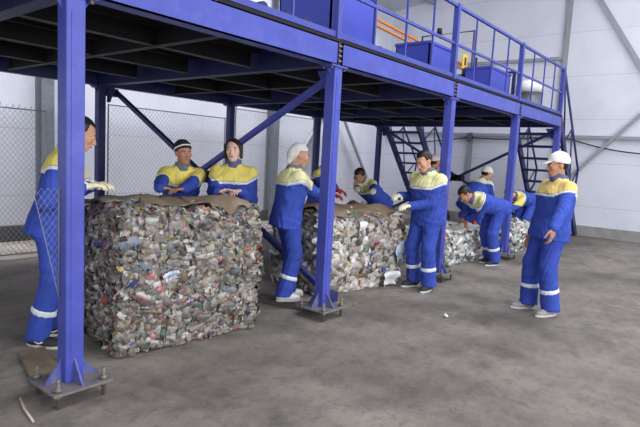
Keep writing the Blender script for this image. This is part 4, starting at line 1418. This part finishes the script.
        F_.plane(a0 + V3(0, 0, 0.018), (0, 0, -1))
        so = skin_obj('shoe', F_, shoe, root)
        pr = []
        for t in np.linspace(0, 2 * pi, 28, endpoint=False):
            x = 0.062 + 0.138 * cos(t)
            wdt = 0.043 + 0.006 * cos(t)
            pr.append(a0 + fd * x * S + lf * wdt * sin(t) * S + V3(0, 0, 0.001))
        MB().prism(pr, (0, 0, 0.022)).build('sole', M_SOLEW if shoe is not M_SHOEG else M_SOLEW, so, bevel=0.003)
        if shoe_stripe:
            for sg in (1, -1):
                MB().tube([a0 + fd * (-0.04 + 0.03 * i) * S + lf * sg * (0.040 + 0.004 * (i > 1)) * S + V3(0, 0, 0.05 + 0.012 * sin(i * 1.6)) for i in range(5)], 0.0055, 6).build('side_stripe', M_CAPW, so)
            for i in range(4):
                c = a0 + fd * (0.05 + 0.02 * i) * S + V3(0, 0, 0.085 - 0.008 * i)
                MB().tube([c - lf * 0.022, c + V3(0, 0, 0.006), c + lf * 0.022], 0.0035, 5).build('shoe_lace', M_CAPW, so)
    return root
yoke_cap = M_CAPW

def at(u, v, ax, val):
    """world point seen at picture position (u, v) on the plane where coordinate ax equals val"""
    d = _fw * F_PX
    x, y = u - 320.0, v - 213.5
    d = _fw * F_PX + _R * x - _U * y
    t = (val - CAM[ax]) / d[ax]
    return CAM + t * d
DOWN = (0, 0, -1)
# at the far left, behind the nearest post, working on the left end of the first bale
person('worker standing behind the nearest blue post, dark hair, dark sneaker with white stripe', (1.70, 4.04), -35, S=1.03, lean=14, hip=(0.08, 0, 0.92), bulk=1.02,
       hands=((at(100, 193, 1, 3.95), DOWN), (at(90, 196, 1, 3.72), DOWN)), head_az=-25, head_pitch=22, skin=SK1, glove=M_GLOVE, shoe=M_SHOED, shoe_stripe=True,
       feet=((0.02, 0.12, 5), (0.0, -0.10, -25)))
# two behind the first bale
person('worker in black beanie with white stripe, standing behind the nearest bale', (3.34, 4.58), 245, S=0.945, lean=12,
       hands=((at(172, 193, 1, 4.1), DOWN, (-1, -0.1, 0)), (at(166, 193, 1, 4.1), DOWN, (1, -0.2, 0))), head_az=258, head_pitch=3, head_roll=4, skin=SK3, hat='beanie', scarf=True,
       bulk=1.08, elbows=((-0.5, 0.7, -0.9), (-0.5, -0.7, -0.9)))
person('bareheaded woman with dark brown hair smiling behind the nearest bale', (3.69, 4.16), 222, S=0.97, lean=5,
       hands=((at(236, 191, 1, 3.86), DOWN, (-0.9, -0.4, 0.0)), (at(226, 190, 1, 3.88), (0, -0.5, -1), (0.6, -0.5, 0.3))), head_az=218, head_pitch=0, head_roll=3, skin=SK2, hair=M_HAIRB, long_hair=True)
# left of the second bale, in profile
person('worker in white headscarf seen in profile left of the second post', (3.83, 3.49), -25, S=0.92, lean=8, z0=0.067,
       hands=((at(345, 205, 1, 3.75), DOWN), (at(338, 209, 1, 3.55), DOWN)), head_az=-30, head_pitch=8, skin=SK1, hat='scarf', yoke=M_PALEY, glove=M_GLOVE, shoe=M_SHOEW, scarf=True,
       feet=((0.06, 0.08, 5), (-0.06, -0.08, -10)))
# behind the second post
person('worker mostly hidden behind the second post, wearing red gloves', (5.78, 4.68), 285, S=0.95, lean=10,
       hands=((at(344, 195, 1, 4.15), DOWN, (0.5, -0.8, -0.2)), (at(339, 197, 1, 4.1), DOWN, (0.6, -0.8, -0.2))), head_az=300, head_pitch=10, skin=SK1, glove=M_REDG)
# stooping over the second bale
person('bareheaded worker stooping low over the back of the second bale', (6.98, 4.60), 165, S=0.96, lean=52,
       hands=((at(374, 193, 1, 4.0), DOWN), (at(356, 195, 1, 4.1), DOWN)), head_az=178, head_pitch=38, head_roll=-12, skin=SK3, glove=M_GLOVE, yoke=M_PALEY, yoke_h=0.385)
# right end of the second bale
person('worker with bare dark hair and white gloves at right end of second bale', (5.63, 2.93), 170, S=0.985, lean=7,
       hands=((at(405, 206, 1, 3.02), DOWN, (-1, 0.15, 0.0)), (at(396, 196, 1, 3.25), DOWN, (-1, -0.1, 0))), head_az=165, head_pitch=28, skin=SK1, yoke=M_PALEY, glove=M_GLOVE, shoe=M_SHOED,
       feet=((0.02, 0.13, 10), (0.0, -0.11, -12)), scarf=True)
yoke_cap = M_CAPP
person('worker in pinkish white cap half hidden behind the dark-haired gloved man', (8.55, 4.40), -10, S=0.97, lean=4, head_az=-20, head_pitch=5, skin=SK3, hat='cap', fine=0.012)
yoke_cap = M_CAPW
# third and fourth bales
person('worker bending over the third bale with arms hanging straight down', (7.76, 3.05), 150, S=0.97, lean=74, hip=(-0.20, 0, 0.905), yoke=M_PALEY, yoke_h=0.42,
       hands=((at(466, 224, 1, 3.32), DOWN, (-0.2, 0.1, -1)), (at(458, 224, 1, 3.62), DOWN, (-0.2, 0.1, -1))), head_az=150, head_pitch=55, skin=SK3, feet=((-0.18, 0.10, 5), (-0.24, -0.10, -5)), fine=0.010)
person('worker in white cap leaning behind the one bending over the third bale', (8.80, 3.68), -12, S=0.97, lean=42,
       hands=((V3(9.28, 3.86, 0.60), DOWN), (V3(9.2, 3.42, 0.60), DOWN)), head_az=-30, head_pitch=22, skin=SK1, hat='cap', yoke=M_PALEY, fine=0.011, yoke_h=0.38)
person('worker bent double over the farthest bale, only the back showing past the fourth post', (10.56, 3.42), 165, S=0.97, lean=80,
       hands=((V3(9.85, 3.55, 0.60), DOWN), (V3(9.95, 3.85, 0.60), DOWN)), head_az=150, head_pitch=55, skin=SK1, fine=0.011, yoke_h=0.45)
# standing alone on the right
person('worker in white cap standing alone on the open floor at right', (5.71, 1.57), 138, S=0.985, lean=-5, hip=(-0.03, 0, 0.925),
       hands=((at(551, 240, 1, 1.40), (0.2, 0.9, 0), (0.1, 0.05, -1)), None), head_az=128, head_pitch=6, skin=SK3, hat='cap', yoke=M_GOLD, shoe=M_SHOEG,
       feet=((-0.04, 0.13, 12), (0.06, -0.13, -8)), bulk=1.18, body_fine=0.0065)
